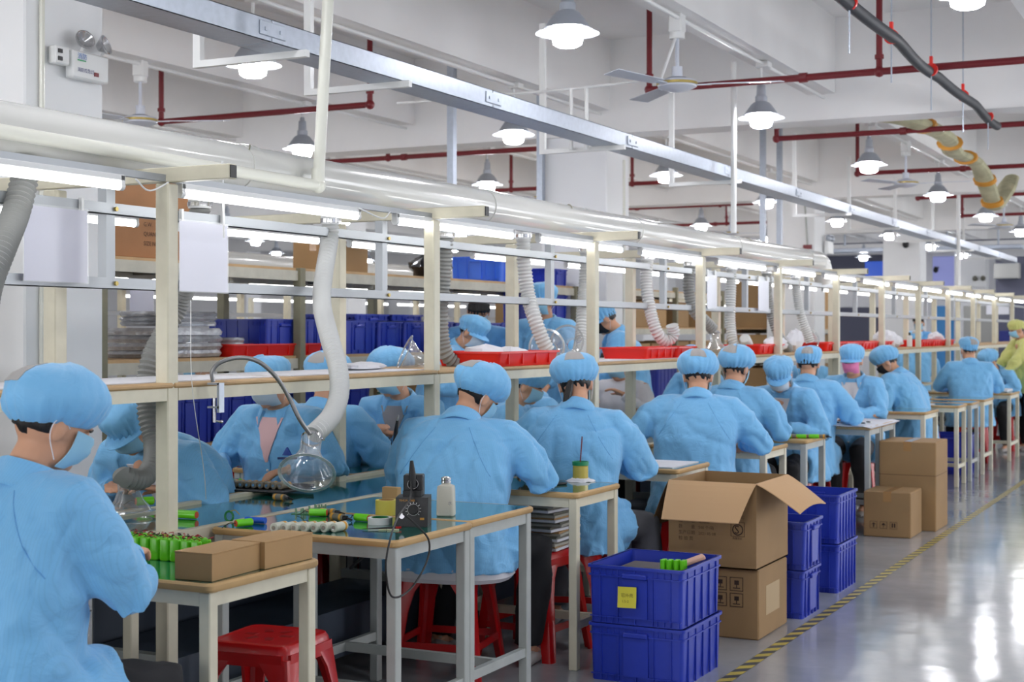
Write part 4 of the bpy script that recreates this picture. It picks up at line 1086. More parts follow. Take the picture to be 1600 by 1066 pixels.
# papers on table five
o = MB().box(-.34, .33, -.19, .20, 0, .004).build('paper_sheet', M_paper, loc=(-2.92, 7.11, TZ)); tag(o, 'large white paper covering the cream table', 'paper')
t = thing('notebook', 'grey edged notebook lying on white papers', 'notebook', (-2.86, 7.0, TZ + .0045), R(8)); MB().box(-.15, .13, -.08, .08, 0, .008).build('pages', M_paper, t); MB().box(-.153, .133, -.083, .083, .008, .010).build('cover', mat('cover_grey', (196, 192, 186), .5), t)
p = W(1190, 694, Z=TZ); t = thing('nozzle_bottle', 'small white bottle with pointed nozzle', 'bottle', (p.x, p.y, TZ)); MB().lathe([(.0005, 0), (.026, 0), (.028, .01), (.028, .06), (.018, .075), (.012, .08)], 18).build('body', M_white, t); MB().lathe([(.013, .08), (.013, .088), (.004, .118), (.0005, .12)], 14).build('nozzle', M_white, t)
for k, px in enumerate((1229, 1240, 1252, 1262, 1272, 1282)):
    if k % 2 == 0: lime('lime battery on the plywood topped grey table, %s of three' % ORD[k // 2], px, 682, R(10), grp='lime batteries on the plywood top')
    else: ocell('orange banded battery on the plywood topped grey table, %s of three' % ORD[k // 2], px, 682, R(10))
# cloth and parts on table eight
mb = MB(); pv = []; nx_, ny_ = 14, 16
for i in range(nx_ + 1):
    for j in range(ny_ + 1):
        x = -3.22 + .80 * i / nx_; y = 10.5 + .98 * j / ny_; z = .766 + .006 * noise.noise(V((x * 6, y * 6, 0)))
        if i == nx_: z -= .012
        pv.append((x, y, z))
fs = [(i * (ny_ + 1) + j, (i + 1) * (ny_ + 1) + j, (i + 1) * (ny_ + 1) + j + 1, i * (ny_ + 1) + j + 1) for i in range(nx_) for j in range(ny_)]
N = len(pv); mb.add(pv + [(x, y, z - .004) for x, y, z in pv], fs + [tuple(reversed([k + N for k in f])) for f in fs])
tag(mb.build('white_cloth', M_paper), 'wrinkled white cloth spread over the two grey tables', 'cloth')
for r_ in range(2):
    for k in range(6):
        p = V((-3.0 + .095 * k, 10.72 + .16 * r_, .772)); t = thing('small_part', 'small black and white part on the white cloth, %s from the left in %s row' % (ORD[k], 'near' if r_ == 0 else 'far'), 'part', tuple(p), 0, 'parts laid out on the cloth')
        MB().box(-.02, .02, -.012, .012, 0, .012).build('part_body', M_white, t); MB().box(-.012, .012, -.02, -.011, .002, .01).build('dark_end', M_black, t)
tag(MB().box(-.2, .2, -.12, .12, 0, .006).build('paper_sheet', M_paper, loc=(-2.85, 14.0, TZ)), 'white paper on the cream table beyond the black-masked worker', 'paper')
tag(MB().box(-.25, .33, -.2, .2, 0, .035, b=.01).build('white_parcel', M_paper, loc=(-2.75, 17.35, TZ)), 'white parcel on the far table by the person in yellow', 'parcel')
# far side table contents
t = thing('parts_tray', 'black tray of batteries and boards before the first masked woman', 'tray', tuple(W(372, 764, Z=TZ)), R(4))
MB().box(-.36, .30, -.10, .14, 0, .008, b=.003).box(-.36, .30, .13, .14, .008, .02).build('tray', M_black, t)
o = V(t.location)
for k in range(12):
    cell(o.x - .12 + .032 * k, o.y - .02 + .004 * k, TZ + .009, 'grey cell in the row on the black tray, %s from the left' % ORD[k], m=mat('can_tan', (150, 140, 120), .4), L=.075, r=.0145, grp='cells on the black tray')
for k in range(9):
    p = V((o.x - .30 + .03 * k, o.y - .03 + .045 * (k % 3), TZ + .022)); tt = thing('battery_pack', 'lime battery with silver tabs on the black tray, %s from the left' % ORD[k], 'battery', tuple(p), R(rnd.uniform(-40, 40)), 'lime batteries on the black tray')
    MB().cyl(.013, -.035, .035, 12, Matrix.Rotation(R(90), 4, 'X'), b=.002).build('wrap', M_lime, tt); MB().box(-.014, .014, -.012, .004, .011, .015).build('silver_tab', M_foil, tt)
t = thing('egg_tray', 'white moulded tray of round white cells by the grey-shirted worker', 'tray', tuple(W(590, 724, Z=TZ)))
MB().box(-.13, .17, -.10, .12, 0, .02, b=.006).build('tray', M_paper, t); o = V(t.location)
for r_ in range(3):
    for k in range(5):
        p = (o.x - .10 + .057 * k, o.y - .07 + .08 * r_, TZ + .021); tt = MB().lathe([(.0005, 0), (.022, 0), (.023, .03), (.016, .04), (.0005, .042)], 14).build('cell_cover', M_paper, loc=p)
        tag(tt, 'round white cell cover, %s from the left in row %s of the egg tray' % (ORD[k], ('one', 'two', 'three')[r_]), 'cover', 'white covers in the egg tray')
lime('lime battery with red end under the dark hose funnel', 226, 783, R(60), r=.017, L=.07)
# stack of flat trays on the stool
for k in range(11):
    o = MB().box(-.17, .17, -.13, .13, 0, .012, b=.002).build('flat_tray', mat('tray_grey', (168, 164, 152), .5, noise_amt=.15) if k % 2 else M_paper, loc=(-2.90 + rnd.uniform(-.012, .012), 5.96 + rnd.uniform(-.012, .012), .475 + .0215 * k)); o.rotation_euler = (0, 0, rnd.uniform(-.12, .12))
    MB().box(-.16, .16, -.12, .12, .012, .0205).build('tray_lining', M_kraft if k % 3 == 0 else M_under, o)
    tag(o, 'flat grey tray in the stack on the red stool, %s from the bottom' % ORD[k], 'tray', 'stacked flat trays')
# ---------------------------------------------------------------- things on the shelf
def tray(label, x0, x1, y0, y1, z=1.2745, h=.075, m=None, grp='red trays on the shelf', items=0):
    m = m or M_redtray; a, b = (x1 - x0) / 2, (y1 - y0) / 2
    t = thing('red_tray', label, 'tray', ((x0 + x1) / 2, (y0 + y1) / 2, z), 0, grp)
    def rg(i, zz): return [(x, y, zz) for x, y in rounded(.02, -a + i, a - i, -b + i, b - i, 3)]
    MB().loft([rg(.02, 0), rg(.002, h), rg(.006, h), rg(.024, .006)], True, False).loft([rg(.02, 0), rg(.0201, .006)], True, True).build('tray', m, t)
    MB().loft([rg(-.006, h - .010), rg(-.006, h), rg(.006, h), rg(.004, h - .010)], True, False).build('rim', m, t)
    mb = MB()
    for k in range(4): mb.box(a - .014, a - .002, -b * .7 + b * .45 * k, -b * .7 + b * .45 * k + .006, .01, h - .01)
    mb.build('ribs', m, t); return t
tray('red plastic tray of white bags on the shelf beside the bent hose', -3.68, -3.31, 6.42, 7.12)
tray('red plastic tray on the shelf past the black-haired man, nearer half', -3.65, -3.33, 8.45, 8.98); tray('red plastic tray on the shelf past the black-haired man, farther half', -3.65, -3.33, 9.0, 9.55)
tray('red plastic tray on the shelf by the hooked hose', -3.65, -3.33, 10.8, 11.45)
for k in range(4): tray('red plastic tray in the long middle-distance row on the shelf, %s of four' % ORD[k], -3.65, -3.33, 12.8 + .68 * k, 13.44 + .68 * k)
for k in range(3): tray('red plastic tray in the far shelf row, %s of three' % ORD[k], -3.65, -3.33, 17.0 + .7 * k, 17.66 + .7 * k)
def bag(label, c, s, m=None, name='plastic_bag', cat='bag', seed=1, grp=None):
    mb = MB(); rings = []
    for i in range(9):
        ph = -PI / 2 + PI * (.03 + .94 * i / 8); row = []
        for k in range(18):
            an = 2 * PI * k / 18; d = V((math.cos(ph) * math.cos(an), math.cos(ph) * math.sin(an), math.sin(ph)))
            f = 1 + .35 * noise.noise(d * 2.2 + V((seed * 3.1, 0, 0))) + .12 * noise.noise(d * 6 + V((seed, 2, 0)))
            row.append((d.x * s[0] * f, d.y * s[1] * f, max(-s[2] * .92, d.z * s[2] * f)))
        rings.append(row)
    mb.loft(rings); o = mb.build(name, m or M_paper, loc=(c[0], c[1], c[2] + s[2] * .92), angle=28); return tag(o, label, cat, grp)
bag('white crumpled bags in the nearest red tray', (-3.5, 6.6, 1.282), (.11, .13, .05)); bag('white crumpled bag at the far end of the nearest red tray', (-3.5, 6.92, 1.282), (.10, .12, .045), seed=3)
bag('white foam wrap lying on the shelf beside the pale hose', tuple(W(565, 582, X=-3.55).xy) + (1.275,), (.07, .17, .02), seed=5)
bag('white bag on the shelf beyond the fifth post', (-3.5, 11.75, 1.275), (.09, .14, .07), seed=7); bag('white bag standing in the tray near the column', (-3.5, 12.35, 1.275), (.07, .1, .10), seed=9)
bag('grey and white bag on the shelf after the long row of trays', (-3.52, 15.95, 1.275), (.12, .16, .10), seed=11); bag('small white bag next to the grey and white one', (-3.52, 16.35, 1.275), (.1, .12, .07), seed=12)
bag('clear white bag in the far tray row', (-3.52, 18.8, 1.285), (.1, .14, .08), seed=14)
t = thing('white_bottle', 'white bottle with black cap between the trays far down the shelf', 'bottle', (-3.42, 16.72, 1.2745)); MB().cyl(.03, 0, .13, 16, b=.006).build('body', M_white, t); MB().cyl(.012, .13, .165, 12).build('cap', M_black, t)
t = thing('cable_spool', 'orange and blue rolled bundle far down the shelf', 'bundle', (-3.5, 21.2, 1.2745)); MB().cyl(.05, -.1, .1, 16, Matrix.Translation((0, 0, .05)) @ Matrix.Rotation(R(90), 4, 'X')).build('blue_roll', M_blue, t); MB().cyl(.052, -.14, -.1, 16, Matrix.Translation((0, 0, .05)) @ Matrix.Rotation(R(90), 4, 'X')).build('orange_end', M_redtray, t)
for (ya_, yb_, lb) in ((2.0, 4.6, 'long white paper lining the shelf around the first post'), (4.7, 5.75, 'white paper lining the shelf behind the gooseneck clamp'), (7.6, 9.3, 'white paper lining the shelf in front of the black-haired man')):
    tag(MB().box(-3.76, -3.335, ya_, yb_, 1.2745, 1.278).build('shelf_paper', M_paper), lb, 'paper')
# ---------------------------------------------------------------- storage racks behind the line
def rack(label, X0, X1, ys, decks, m=M_rack, top=1.87):
    t = thing('storage_rack', label, 'rack', (0, 0, 0))
    for y in ys:
        for x in (X0, X1): MB().box(x - .03, x + .03, y - .03, y + .03, 0, top, b=.003).build('upright', m, t)
    for z in decks:
        for a, b in zip(ys, ys[1:]):
            MB().box(X0 + .005, X1 - .005, a + .031, b - .031, z - .018, z).build('deck_board', M_ply, t)
            MB().box(X1 - .03, X1 + .01, a + .031, b - .031, z - .085, z - .018).box(X0 - .01, X0 + .03, a + .031, b - .031, z - .085, z - .018).build('deck_beam', M_rack, t)
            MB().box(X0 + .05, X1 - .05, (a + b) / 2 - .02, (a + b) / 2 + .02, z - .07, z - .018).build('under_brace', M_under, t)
    return t
RZ = (.77, 1.29, 1.87)
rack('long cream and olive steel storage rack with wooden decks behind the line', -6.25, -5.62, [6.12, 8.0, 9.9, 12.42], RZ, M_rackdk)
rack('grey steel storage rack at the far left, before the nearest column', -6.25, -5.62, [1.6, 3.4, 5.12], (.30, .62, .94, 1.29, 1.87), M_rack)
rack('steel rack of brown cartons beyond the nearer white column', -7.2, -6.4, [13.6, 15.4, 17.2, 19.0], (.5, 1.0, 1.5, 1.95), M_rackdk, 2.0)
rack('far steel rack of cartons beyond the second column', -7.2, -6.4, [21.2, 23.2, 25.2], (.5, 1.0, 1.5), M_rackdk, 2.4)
# big carton on top of the rack
p0 = W(214, 400, X=-5.72)
bc, a, b, h = carton('large brown carton with arrow marks standing on top of the storage rack', -6.22, -5.68, 6.2, 7.02, 1.871, .62, m=mat('kraft_dark', (164, 116, 76), .75, noise_amt=.05), name='large_carton')
0 and carton('large brown carton on the rack top, behind the one with arrow marks', -6.2, -5.75, 7.06, 7.35, 1.871, .60, m=mat('kraft_dark', (164, 116, 76), .75))
mb = MB(); F = frame((a + .0012, -b, 0), (0, 1, 0), (0, 0, 1))
text_shape(mb, 'RoHS', .07, F @ Matrix.Translation((.02, .47, 0))); mb.build('green_lettering', mat('print_green', (110, 140, 80), .7), bc)
for ox in (.36, .46): MB().box(ox, ox + .075, .44, .55, 0, .0008, F).build('arrow_panel', M_inkdk, bc)
for i, s in enumerate(('N.W.', 'G.W.', 'QUANTITY', 'SIZE NO.')): text_shape(MB(), s, .035, F @ Matrix.Translation((.34, .24 - .055 * i, 0))).build('printed_line', M_inkdk, bc)
mb = MB()
for ox in (.36, .46): mb.add([(ox + .012, .50, .0012), (ox + .0375, .54, .0012), (ox + .063, .50, .0012)], [(0, 2, 1)], F).box(ox + .030, ox + .045, .455, .505, 0, .0014, F)
mb.build('arrow_marks', M_kraft, bc)
smc, a, b, h = carton('small shiny-taped brown carton with open flap on the rack top', -6.1, -5.75, 8.6, 9.05, 1.871, .22, name='small_carton')
MB().box(a + .001, a + .09, -b, b, h - .012, h - .006, Matrix.Rotation(R(0), 4, 'Y')).build('flap', M_kraft, smc)
bag('black shiny rubbish bag on top of the storage rack', (-5.95, 10.3, 1.872), (.17, .19, .105), M_black if False else mat('black_film', (16, 16, 20), .18), seed=21)
# blue crates on racks
def rcrate(lb, y0, y1, z, h, X0=-6.15, X1=-5.66, m=None, ribs=5): return crate('blue_crate', lb, X0, X1, y0, y1, z, h, m or M_blue, ribs=ribs, handle_y=False, grp='blue crates on the storage rack')
rz_ = 1.2905
yy = 7.7
for k, (w, hh, lb) in enumerate(((.40, .24, 'behind the red tray'), (.44, .24, 'left of the olive upright'), (.50, .235, 'just right of the pale hose'), (.36, .23, 'with narrow ribs'), (.36, .23, 'left of the third post'), (.42, .235, 'next to the dark hose'), (.40, .23, 'left of the black-haired man'), (.40, .23, 'with yellow card'), (.42, .23, 'right of it'))):
    rcrate('blue crate on the middle rack deck ' + lb, yy, yy + w - .02, rz_, hh); yy += w + .005
for k, (a_, b_, z) in enumerate(((8.75, 9.2, 1.2905 + .235), (9.25, 9.7, 1.2905 + .235))):
    rcrate('shallow blue crate stacked on the rack middle deck, %s of two' % ORD[k], a_, b_, z, .05)
tray('red tray with loose bits on the middle rack deck before the blue crates', -5.78, -5.63, 7.3, 8.3, 1.2905, .08, grp='red trays on the rack')
crate('light_blue_tub', 'light blue open tub on top of the rack, right of the rubbish bag', -6.15, -5.66, 11.0, 11.6, 1.871, .22, M_ltblue, grp=None)
for j in range(3):
    rcrate('blue crate in the tall rack stack by the column, %s from the bottom' % ORD[j], 11.96, 12.36, 1.2905 + .245 * j, .243, ribs=4)
for k in range(5):
    crate('blue_crate', 'dark blue crate on the bottom rack deck, %s from the left' % ORD[k], -6.15, -5.68, 6.75 + .45 * k, 7.18 + .45 * k, .771, .30, M_blue2, handle_y=False, grp='blue crates on the bottom deck')
# silver wrapped packs
def foil(lb, c, s, n, seed, grp='silver wrapped packs on the rack'):
    for k in range(n):
        mb = MB(); pv = []; nn = 10
        zz = c[2] + k * s[2]
        rings = []
        for i in range(3):
            f = (.96, 1.0, .95)[i]; rings.append([(x * f + .02 * noise.noise(V((x * 9, y * 9, seed + k + i))), y * f + .02 * noise.noise(V((y * 9, x * 9, seed * 2 + k + i))), s[2] * (0.02, .5, .95)[i] + .006 * noise.noise(V((x * 20, y * 20, seed + k)))) for x, y in rounded(.05, -s[0], s[0], -s[1], s[1], 7)])
        mb.loft(rings); o = mb.build('wrapped_pack', M_foil, loc=(c[0], c[1], zz), angle=25)
        tag(o, lb + ', %s from the bottom' % ORD[k], 'pack', grp)
foil('silver wrapped flat pack in the left rack pile', (-5.9, 6.98, 1.292), (.22, .32, .045), 4, 1)
foil('silver wrapped pack in the rack pile behind the first post', (-5.9, 7.02, 1.292 + .19), (.2, .25, .03), 3, 4, 'upper silver packs')
foil('dark silver wrapped flat pack right of the first post', (-5.85, 7.18 + .38, 1.292), (.2, .17, .04), 6, 8, 'right silver packs') if False else None
foil('small clear wrapped pack at the right end of the silver piles', (-5.8, 7.45, 1.292), (.12, .07, .03), 4, 12, 'small wrapped packs')
foil('silver wrapped pack on the carton rack past the small loop hose', (-6.6, 14.4, 1.001), (.12, .2, .06), 4, 15, 'silver packs on the carton rack')
# cartons on the racks behind
kk = 0
for z, hh in ((.501, .38), (1.001, .36), (1.501, .34)):
    for y0_, w_ in ((13.66, .45), (14.15, .4), (14.62, .5), (15.48, .5), (16.02, .45), (16.52, .5), (17.28, .55), (17.9, .5), (18.45, .45)):
        if (z > 1.4 and y0_ in (14.15, 17.9)) or (abs(z - 1.001) < .01 and y0_ == 14.15): continue
        c_, *_r = carton('brown carton on the rack beyond the nearer column, %s in the %s row' % (ORD[[13.66, 14.15, 14.62, 15.48, 16.02, 16.52, 17.28, 17.9, 18.45].index(y0_)], {.501: 'bottom', 1.001: 'middle', 1.501: 'top'}[z]), -7.1, -6.45, y0_, y0_ + w_, z, hh * rnd.uniform(.8, 1), m=(M_kraft2 if kk % 3 else M_kraft), tape=False); c_['group'] = 'cartons on the carton rack'; kk += 1
for z, hh, rn in ((.501, .4, 'lower'), (1.001, .4, 'middle'), (1.501, .7, 'upper')):
    for j, y0_ in enumerate((21.3, 22.3, 23.3, 24.25)):
        c_, *_r = carton('brown carton on the far rack past the second column, %s in %s row' % (ORD[j], rn), -7.1, -6.45, y0_, y0_ + .8, z, hh, m=M_kraft2 if (j + int(z * 2)) % 2 else M_kraft, tape=False); c_['group'] = 'cartons on the far rack'
for k in range(3): crate('blue_crate', 'blue crate on the floor before the carton rack, %s one' % ORD[k], -6.1, -5.7, 13.9 + .9 * k, 14.5 + .9 * k, 0, 1.05 if k == 1 else .5, M_blue2)
# small cartons seen under the shelf behind the seated man
for k in range(5):
    c_, *_r = carton('narrow brown carton behind the man in white shirt, %s from the left' % ORD[k], -6.1, -5.7, 10.0 + .32 * k, 10.3 + .32 * k, .771, .40 - .05 * (k % 2), m=M_kraft if k % 2 else M_kraft2, tape=False); c_['group'] = 'narrow cartons on the low deck'
    if k == 1: MB().box(.2, .2012, -.05, .0, .12, .30).build('green_label', mat('label_green', (90, 200, 80), .6), c_)
# ---------------------------------------------------------------- second assembly line behind the racks
l2 = thing('assembly_line', 'second cream assembly line with tube lights seen behind the storage rack', 'workbench', (0, 0, 0))
for k in range(13):
    y = 7.0 + 1.817 * k
    for x in (-8.9, -9.5): MB().box(x - .028, x + .028, y - .028, y + .028, 0, 1.955).build('post', M_cream, l2)
    MB().box(-10.2, -8.4, y - .02, y + .02, 1.96, 2.01).build('cross_arm', M_cream, l2)
for z in (1.879, 1.618): MB().box(-9.2, -9.19, 5, 30, z - .02, z + .02).build('hanging_rail', M_alu, l2)
MB().box(-9.5, -8.88, 5, 30, 1.256, 1.274).build('shelf_board', M_ply, l2); MB().box(-8.9, -8.87, 5, 30, 1.213, 1.256).build('shelf_rail', M_cream, l2)
MB().box(-9.5, -8.88, 5, 30, .735, .76).build('conveyor_bed', M_teal, l2)
MB().box(-9.45, -8.95, 5, 30, .1, .6).build('lower_panel', M_slate, l2)
for i in range(15):
    put_tube(-8.85, 6.0 + 1.427 * i, 1.932, 'glowing tube light on the second line behind the rack, %s from the camera' % ORD[i], 'tube lights of the second line, near row')
    put_tube(-10.1, 6.5 + 1.427 * i, 1.932, 'glowing tube light on the far row of the second line, %s from the camera' % ORD[i], 'tube lights of the second line, far row')
for i in range(12): put_tube(-13.6, 9.5 + 1.427 * i, 1.932, 'glowing tube light on the third line near the left wall, %s from the camera' % ORD[i], 'tube lights of the third line')
l3 = thing('assembly_line', 'third cream assembly line far behind, near the left wall', 'workbench', (0, 0, 0))
for k in range(10):
    y = 9 + 1.817 * k; MB().box(-13.63, -13.57, y - .03, y + .03, 0, 1.96).build('post', M_cream, l3)
MB().box(-14.2, -13.58, 8, 26, .73, .76).build('conveyor_bed', M_teal, l3); MB().box(-14.2, -13.58, 8, 26, 1.23, 1.27).build('shelf_board', M_white, l3)
tag(MB().tube([(-9.1, 6.4, 2.15), (-9.1, 22, 2.15)], .1, 20).build('exhaust_duct', M_duct), 'round cream duct along the second line behind the rack', 'duct')
sleeve('small pale sheet in sleeve hung on the second line behind the silver packs', 203, 240, 1.5, 1.86, X=-8.8)
# ---------------------------------------------------------------- far end of the hall
farbox('wall_panel', 1290, 480, 1395, 535, .05, M_dgrey, None, None)
fw = bpy.data.objects['wall_panel']; tag(fw, 'dark low cupboard band at the far end between the columns', 'panel')
sd_ = tag(farbox('silver_duct', 1285, 383, 1600, 397, .4, M_galv, None, None, Y=31), 'wide silver air duct crossing the hall at the far end', 'duct')
for q in (1320, 1400, 1480, 1560):
    a_ = W(q, 384, Y=30.8); MB().tube([tuple(a_), (a_.x, a_.y, 4.16)], .02, 6).build('hanger_rod', M_galv, sd_)
tag(farbox('dark_beam', 1285, 372, 1640, 383, .2, M_dgrey, None, None, Y=31.5), 'dark steel beam above the far silver duct', 'beam')
farbox('wall_display', 1352, 408, 1393, 436, .06, mat('screen_blue', (20, 70, 170), .3, emit=.5), 'bright blue wall display at the far end behind the second column', 'display', Y=36.0)
farbox('dark_wall_panel', 1290, 398, 1398, 455, .05, M_dgrey, 'dark panel band high on the far wall around the blue display', 'panel', Y=36.0)
farbox('window_blind', 1458, 400, 1508, 450, .05, M_lav, 'lavender blind glowing on the far wall between columns', 'blind', Y=36.0)
farbox('blue_door', 1463, 478, 1502, 640, .05, M_cyan, 'light blue door at the far end of the hall', 'door', Y=36.0)
farbox('dark_partition', 1556, 400, 1640, 640, .05, M_dgrey, 'dark grey partition wall at the far right end', 'partition', Y=33)
farbox('navy_board', 1562, 517, 1600, 534, .08, M_navy, 'navy board on the dark partition behind the far posts', 'board', Y=32.9)
farbox('white_cupboard', 1556, 412, 1595, 436, .3, mat('cupboard', (170, 170, 166), .5), 'pale grey cupboard high on the dark partition', 'cupboard', Y=32.9)
farbox('white_poster', 1541, 474, 1577, 492, .02, M_paper, 'white notice sheet hanging at the far end', 'poster', Y=32.95)
farbox('grey_partition', 1506, 478, 1556, 700, .05, mat('partition_grey', (150, 150, 146), .6), 'grey partition with a red mark at the far end', 'partition', Y=33)
farbox('blue_banner', 1398, 470, 1412, 640, .3, M_lav, 'narrow lavender and blue banner beside the third column', 'banner', Y=34)
farbox('green_bin', 1420, 555, 1440, 700, .3, mat('bin_green', (40, 110, 60), .5), 'dark green bin behind the far line posts', 'bin', Y=26)
for i, (px, py) in enumerate(((1415, 382), (1462, 422))):
    p = W(px, py, Y=27.0 if i == 0 else 35.7); t = thing('security_camera', 'black dome camera ' + ('on the third column' if i == 0 else 'by the lavender blind'), 'camera', tuple(p)); MB().ell((0, 0, 0), (.06, .06, .07)).build('dome', M_black, t); MB().box(-.03, .03, -.03, .28, .04, .08).build('bracket', M_black, t)
em = W(1530, 440, Y=34.35); t = thing('emergency_light', 'small twin-spot emergency light on the farthest column', 'emergency light', tuple(em)); MB().box(-.16, .16, -.05, .05, -.12, .0).build('case', M_white, t)
for s in (-1, 1): MB().ell((s * .09, -.03, .07), (.06, .05, .06)).build('spot_lamp', M_under, t)
em = W(1292, 384, X=-5.32); t = thing('emergency_light', 'small emergency light box on the side of the second column', 'emergency light', tuple(em)); MB().box(0, .06, -.14, .14, -.12, .06, b=.01).build('case', M_white, t)
for s in (-1, 1): MB().ell((.05, s * .08, .10), (.04, .05, .05)).build('spot_lamp', M_shade, t)
p = W(1262, 386, Y=19.84); t = thing('alarm_box', 'small red alarm box on the face of the second column', 'alarm', tuple(p)); MB().box(-.06, .06, -.02, .0, -.03, .03).build('box', M_redpipe, t); MB().tube([(0, -.01, .03), (-.05, -.01, .8)], .012, 6).build('conduit', M_greysteel, t)
tag(MB().tube([tuple(W(975, 250, Y=12.53)), tuple(W(975, 560, Y=12.53))], .014, 8).build('column_conduit', M_pipe), 'thin vertical conduit on the nearer white column', 'conduit')
# ---------------------------------------------------------------- people
def ik(a, b, l1, l2, pole):
    a, b = V(a), V(b); d = b - a; L = min(d.length, (l1 + l2) * .999); dn = d.normalized(); b = a + dn * L
    x = (l1 * l1 - l2 * l2 + L * L) / (2 * L); h = math.sqrt(max(0, l1 * l1 - x * x))
    p = V(pole); p = (p - dn * p.dot(dn)); p.normalize()
    return a + dn * x + p * h, b
def ridged(p, f, w=.5):
    q = V((p.x * f, p.y * f, p.z * f * .7)); q += V((noise.noise(q * .6 + V((9, 2, 1))), noise.noise(q * .6 + V((1, 7, 3))), noise.noise(q * .6))) * w * 2
    return (1 - abs(noise.noise(q))) ** 4
pcount = 0
def person(label, x, y, rz, lean=16, pitch=30, yaw=0, roll=0, twist=0, lh=(-.12, .40, .80), rh=(.12, .40, .80), stand=False, cap='bouffant', mask=None,
           coat=None, pants=None, vox=.011, shirt=None, scale=1.0, zoff=0, hair_long=False, short_sleeve=False, grip=55, visor=False, coatless=False, gloves=False, capscale=1.0, bulk=1.0, capm=None, logo=False, legs=True, sit=.0, leg_r=None, white_hem=False):
    global pcount; pcount += 1; sd = pcount * 3.7
    coat = coat or M_coat; mask = M_mask if mask is None else mask; pants = pants or M_pants
    zp = (.93 if stand else .56) + zoff; l = R(lean)
    pel = V((0, 0, zp)); ch = pel + .27 * V((0, math.sin(l * .75), math.cos(l * .75))); nb = ch + .262 * V((0, math.sin(l * 1.35), math.cos(l * 1.35)))
    tw = Matrix.Rotation(R(twist), 3, 'Z')
    nd = V((0, math.sin(l * 1.2 + R(pitch) * .45), math.cos(l * 1.2 + R(pitch) * .45)))
    hb = nb + nd * .052
    Rh = Matrix.Rotation(R(yaw), 3, 'Z') @ Matrix.Rotation(-R(pitch), 3, 'X') @ Matrix.Rotation(R(roll), 3, 'Y')
    hc = hb + Rh @ V((0, .022, .092))
    H = Matrix.Translation(hc) @ Rh.to_4x4()
    sx = .175 * bulk; across = tw @ V((1, 0, 0))
    sh = {}; el = {}; wr = {}
    for s, tgt in ((-1, lh), (1, rh)):
        sh[s] = nb + across * (s * sx) + V((0, -.005, -.055))
        el[s], wr[s] = ik(sh[s], V(tgt), .275, .245, V((s * .75, -.35, -.65)))
    hips = {s: pel + V((s * .09, .02, -.02)) for s in (-1, 1)}
    if stand: kn = {s: V((s * .10, .03, zp - .42)) for s in (-1, 1)}; an = {s: V((s * .10, -.01, .09 + zoff)) for s in (-1, 1)}
    else: kn = {s: V((s * .13, .40, .515 + zoff)) for s in (-1, 1)}; an = {s: V((s * .14, .34 + .05 * s, .09)) for s in (-1, 1)}
    if leg_r: kn[1], an[1] = V(leg_r[0]), V(leg_r[1])
    # ---- body: one continuous skin
    mb = MB()
    mb.ell((0, -.008, .018), (.074, .094, .098), H, 20, 14).ell((0, .024, -.052), (.056, .064, .062), H, 18, 12).ell((0, .058, -.082), (.030, .028, .022), H, 12, 8)
    mb.tube([H @ V((0, .082, .012)), H @ V((0, .100, -.020)), H @ V((0, .104, -.030))], [.010, .014, .011], 8)     # nose
    mb.ell((0, .088, -.058), (.024, .012, .009), H, 10, 6)                                                          # mouth
    mb.ell((0, .080, .022), (.052, .016, .010), H, 12, 6)                                                           # brow
    for s in (-1, 1):
        mb.ell((s * .077, -.006, -.012), (.010, .020, .032), H, 10, 8); mb.ell((s * .040, .070, -.028), (.020, .016, .018), H, 10, 6)
    mb.tube([nb - nd * .05, nb + nd * .02, hb + Rh @ V((0, .01, .03))], [.068, .056, .054], 14)
    mb.tube([pel + V((0, 0, -.04)), pel + V((0, .01, .10)), ch, nb - V((0, 0, .07)), nb - V((0, 0, .03))], [.12, .10, .105, .085, .06], 14)
    for s in (-1, 1):
        mb.tube([nb - V((0, 0, .06)), sh[s], sh[s].lerp(el[s], .5), el[s], el[s].lerp(wr[s], .35), wr[s]], [.06, .054, .044, .034, .034, .027], 12)
        if legs: mb.tube([pel, hips[s], hips[s].lerp(kn[s], .5), kn[s], kn[s].lerp(an[s], .3), an[s]], [.08, .09, .08, .058, .058, .038], 12).tube([an[s], an[s] + V((0, .04, -.045)), an[s] + V((0, .13, -.06))], [.036, .034, .026], 10)
        # hand: palm, four fingers of unequal length, thumb from its side
        d = (wr[s] - el[s]).normalized(); d = (d + V((0, .35, -.25))).normalized()
        side = d.cross(V((0, 0, 1))); side.normalize(); nrm = side.cross(d).normalized()     # nrm points up from the back of the hand
        w0 = wr[s]; HM = frame(w0, side, d)                                                   # x side, y forward, z = nrm
        mb.loft([[(.024 * math.cos(a), -.01, .016 * math.sin(a)) for a in [2 * PI * k / 12 for k in range(12)]], [(.036 * math.cos(a), .03, .015 * math.sin(a)) for a in [2 * PI * k / 12 for k in range(12)]], [(.041 * math.cos(a), .07, .013 * math.sin(a)) for a in [2 * PI * k / 12 for k in range(12)]], [(.038 * math.cos(a), .085, .011 * math.sin(a)) for a in [2 * PI * k / 12 for k in range(12)]]], True, True, HM)
        th_side = -s
        for q, (fx, fl) in enumerate(((-.029, .066), (-.010, .076), (.010, .072), (.029, .058))):
            fx = fx * -s * -1 if s > 0 else fx
            a1 = R(grip * (.7 + .12 * q)); p = V((fx, .078, 0)); pts = [p]
            dirv = 0
            for j, (seg, bd) in enumerate(((.42, .45), (.32, 1.0), (.26, 1.5))):
                aa = a1 * bd * .75; p = p + V((fx * .10 * seg, math.cos(aa) * fl * seg, -math.sin(aa) * fl * seg)); pts.append(p)
            mb.tube(pts, [.0095, .0092, .0085, .007], 8, HM)
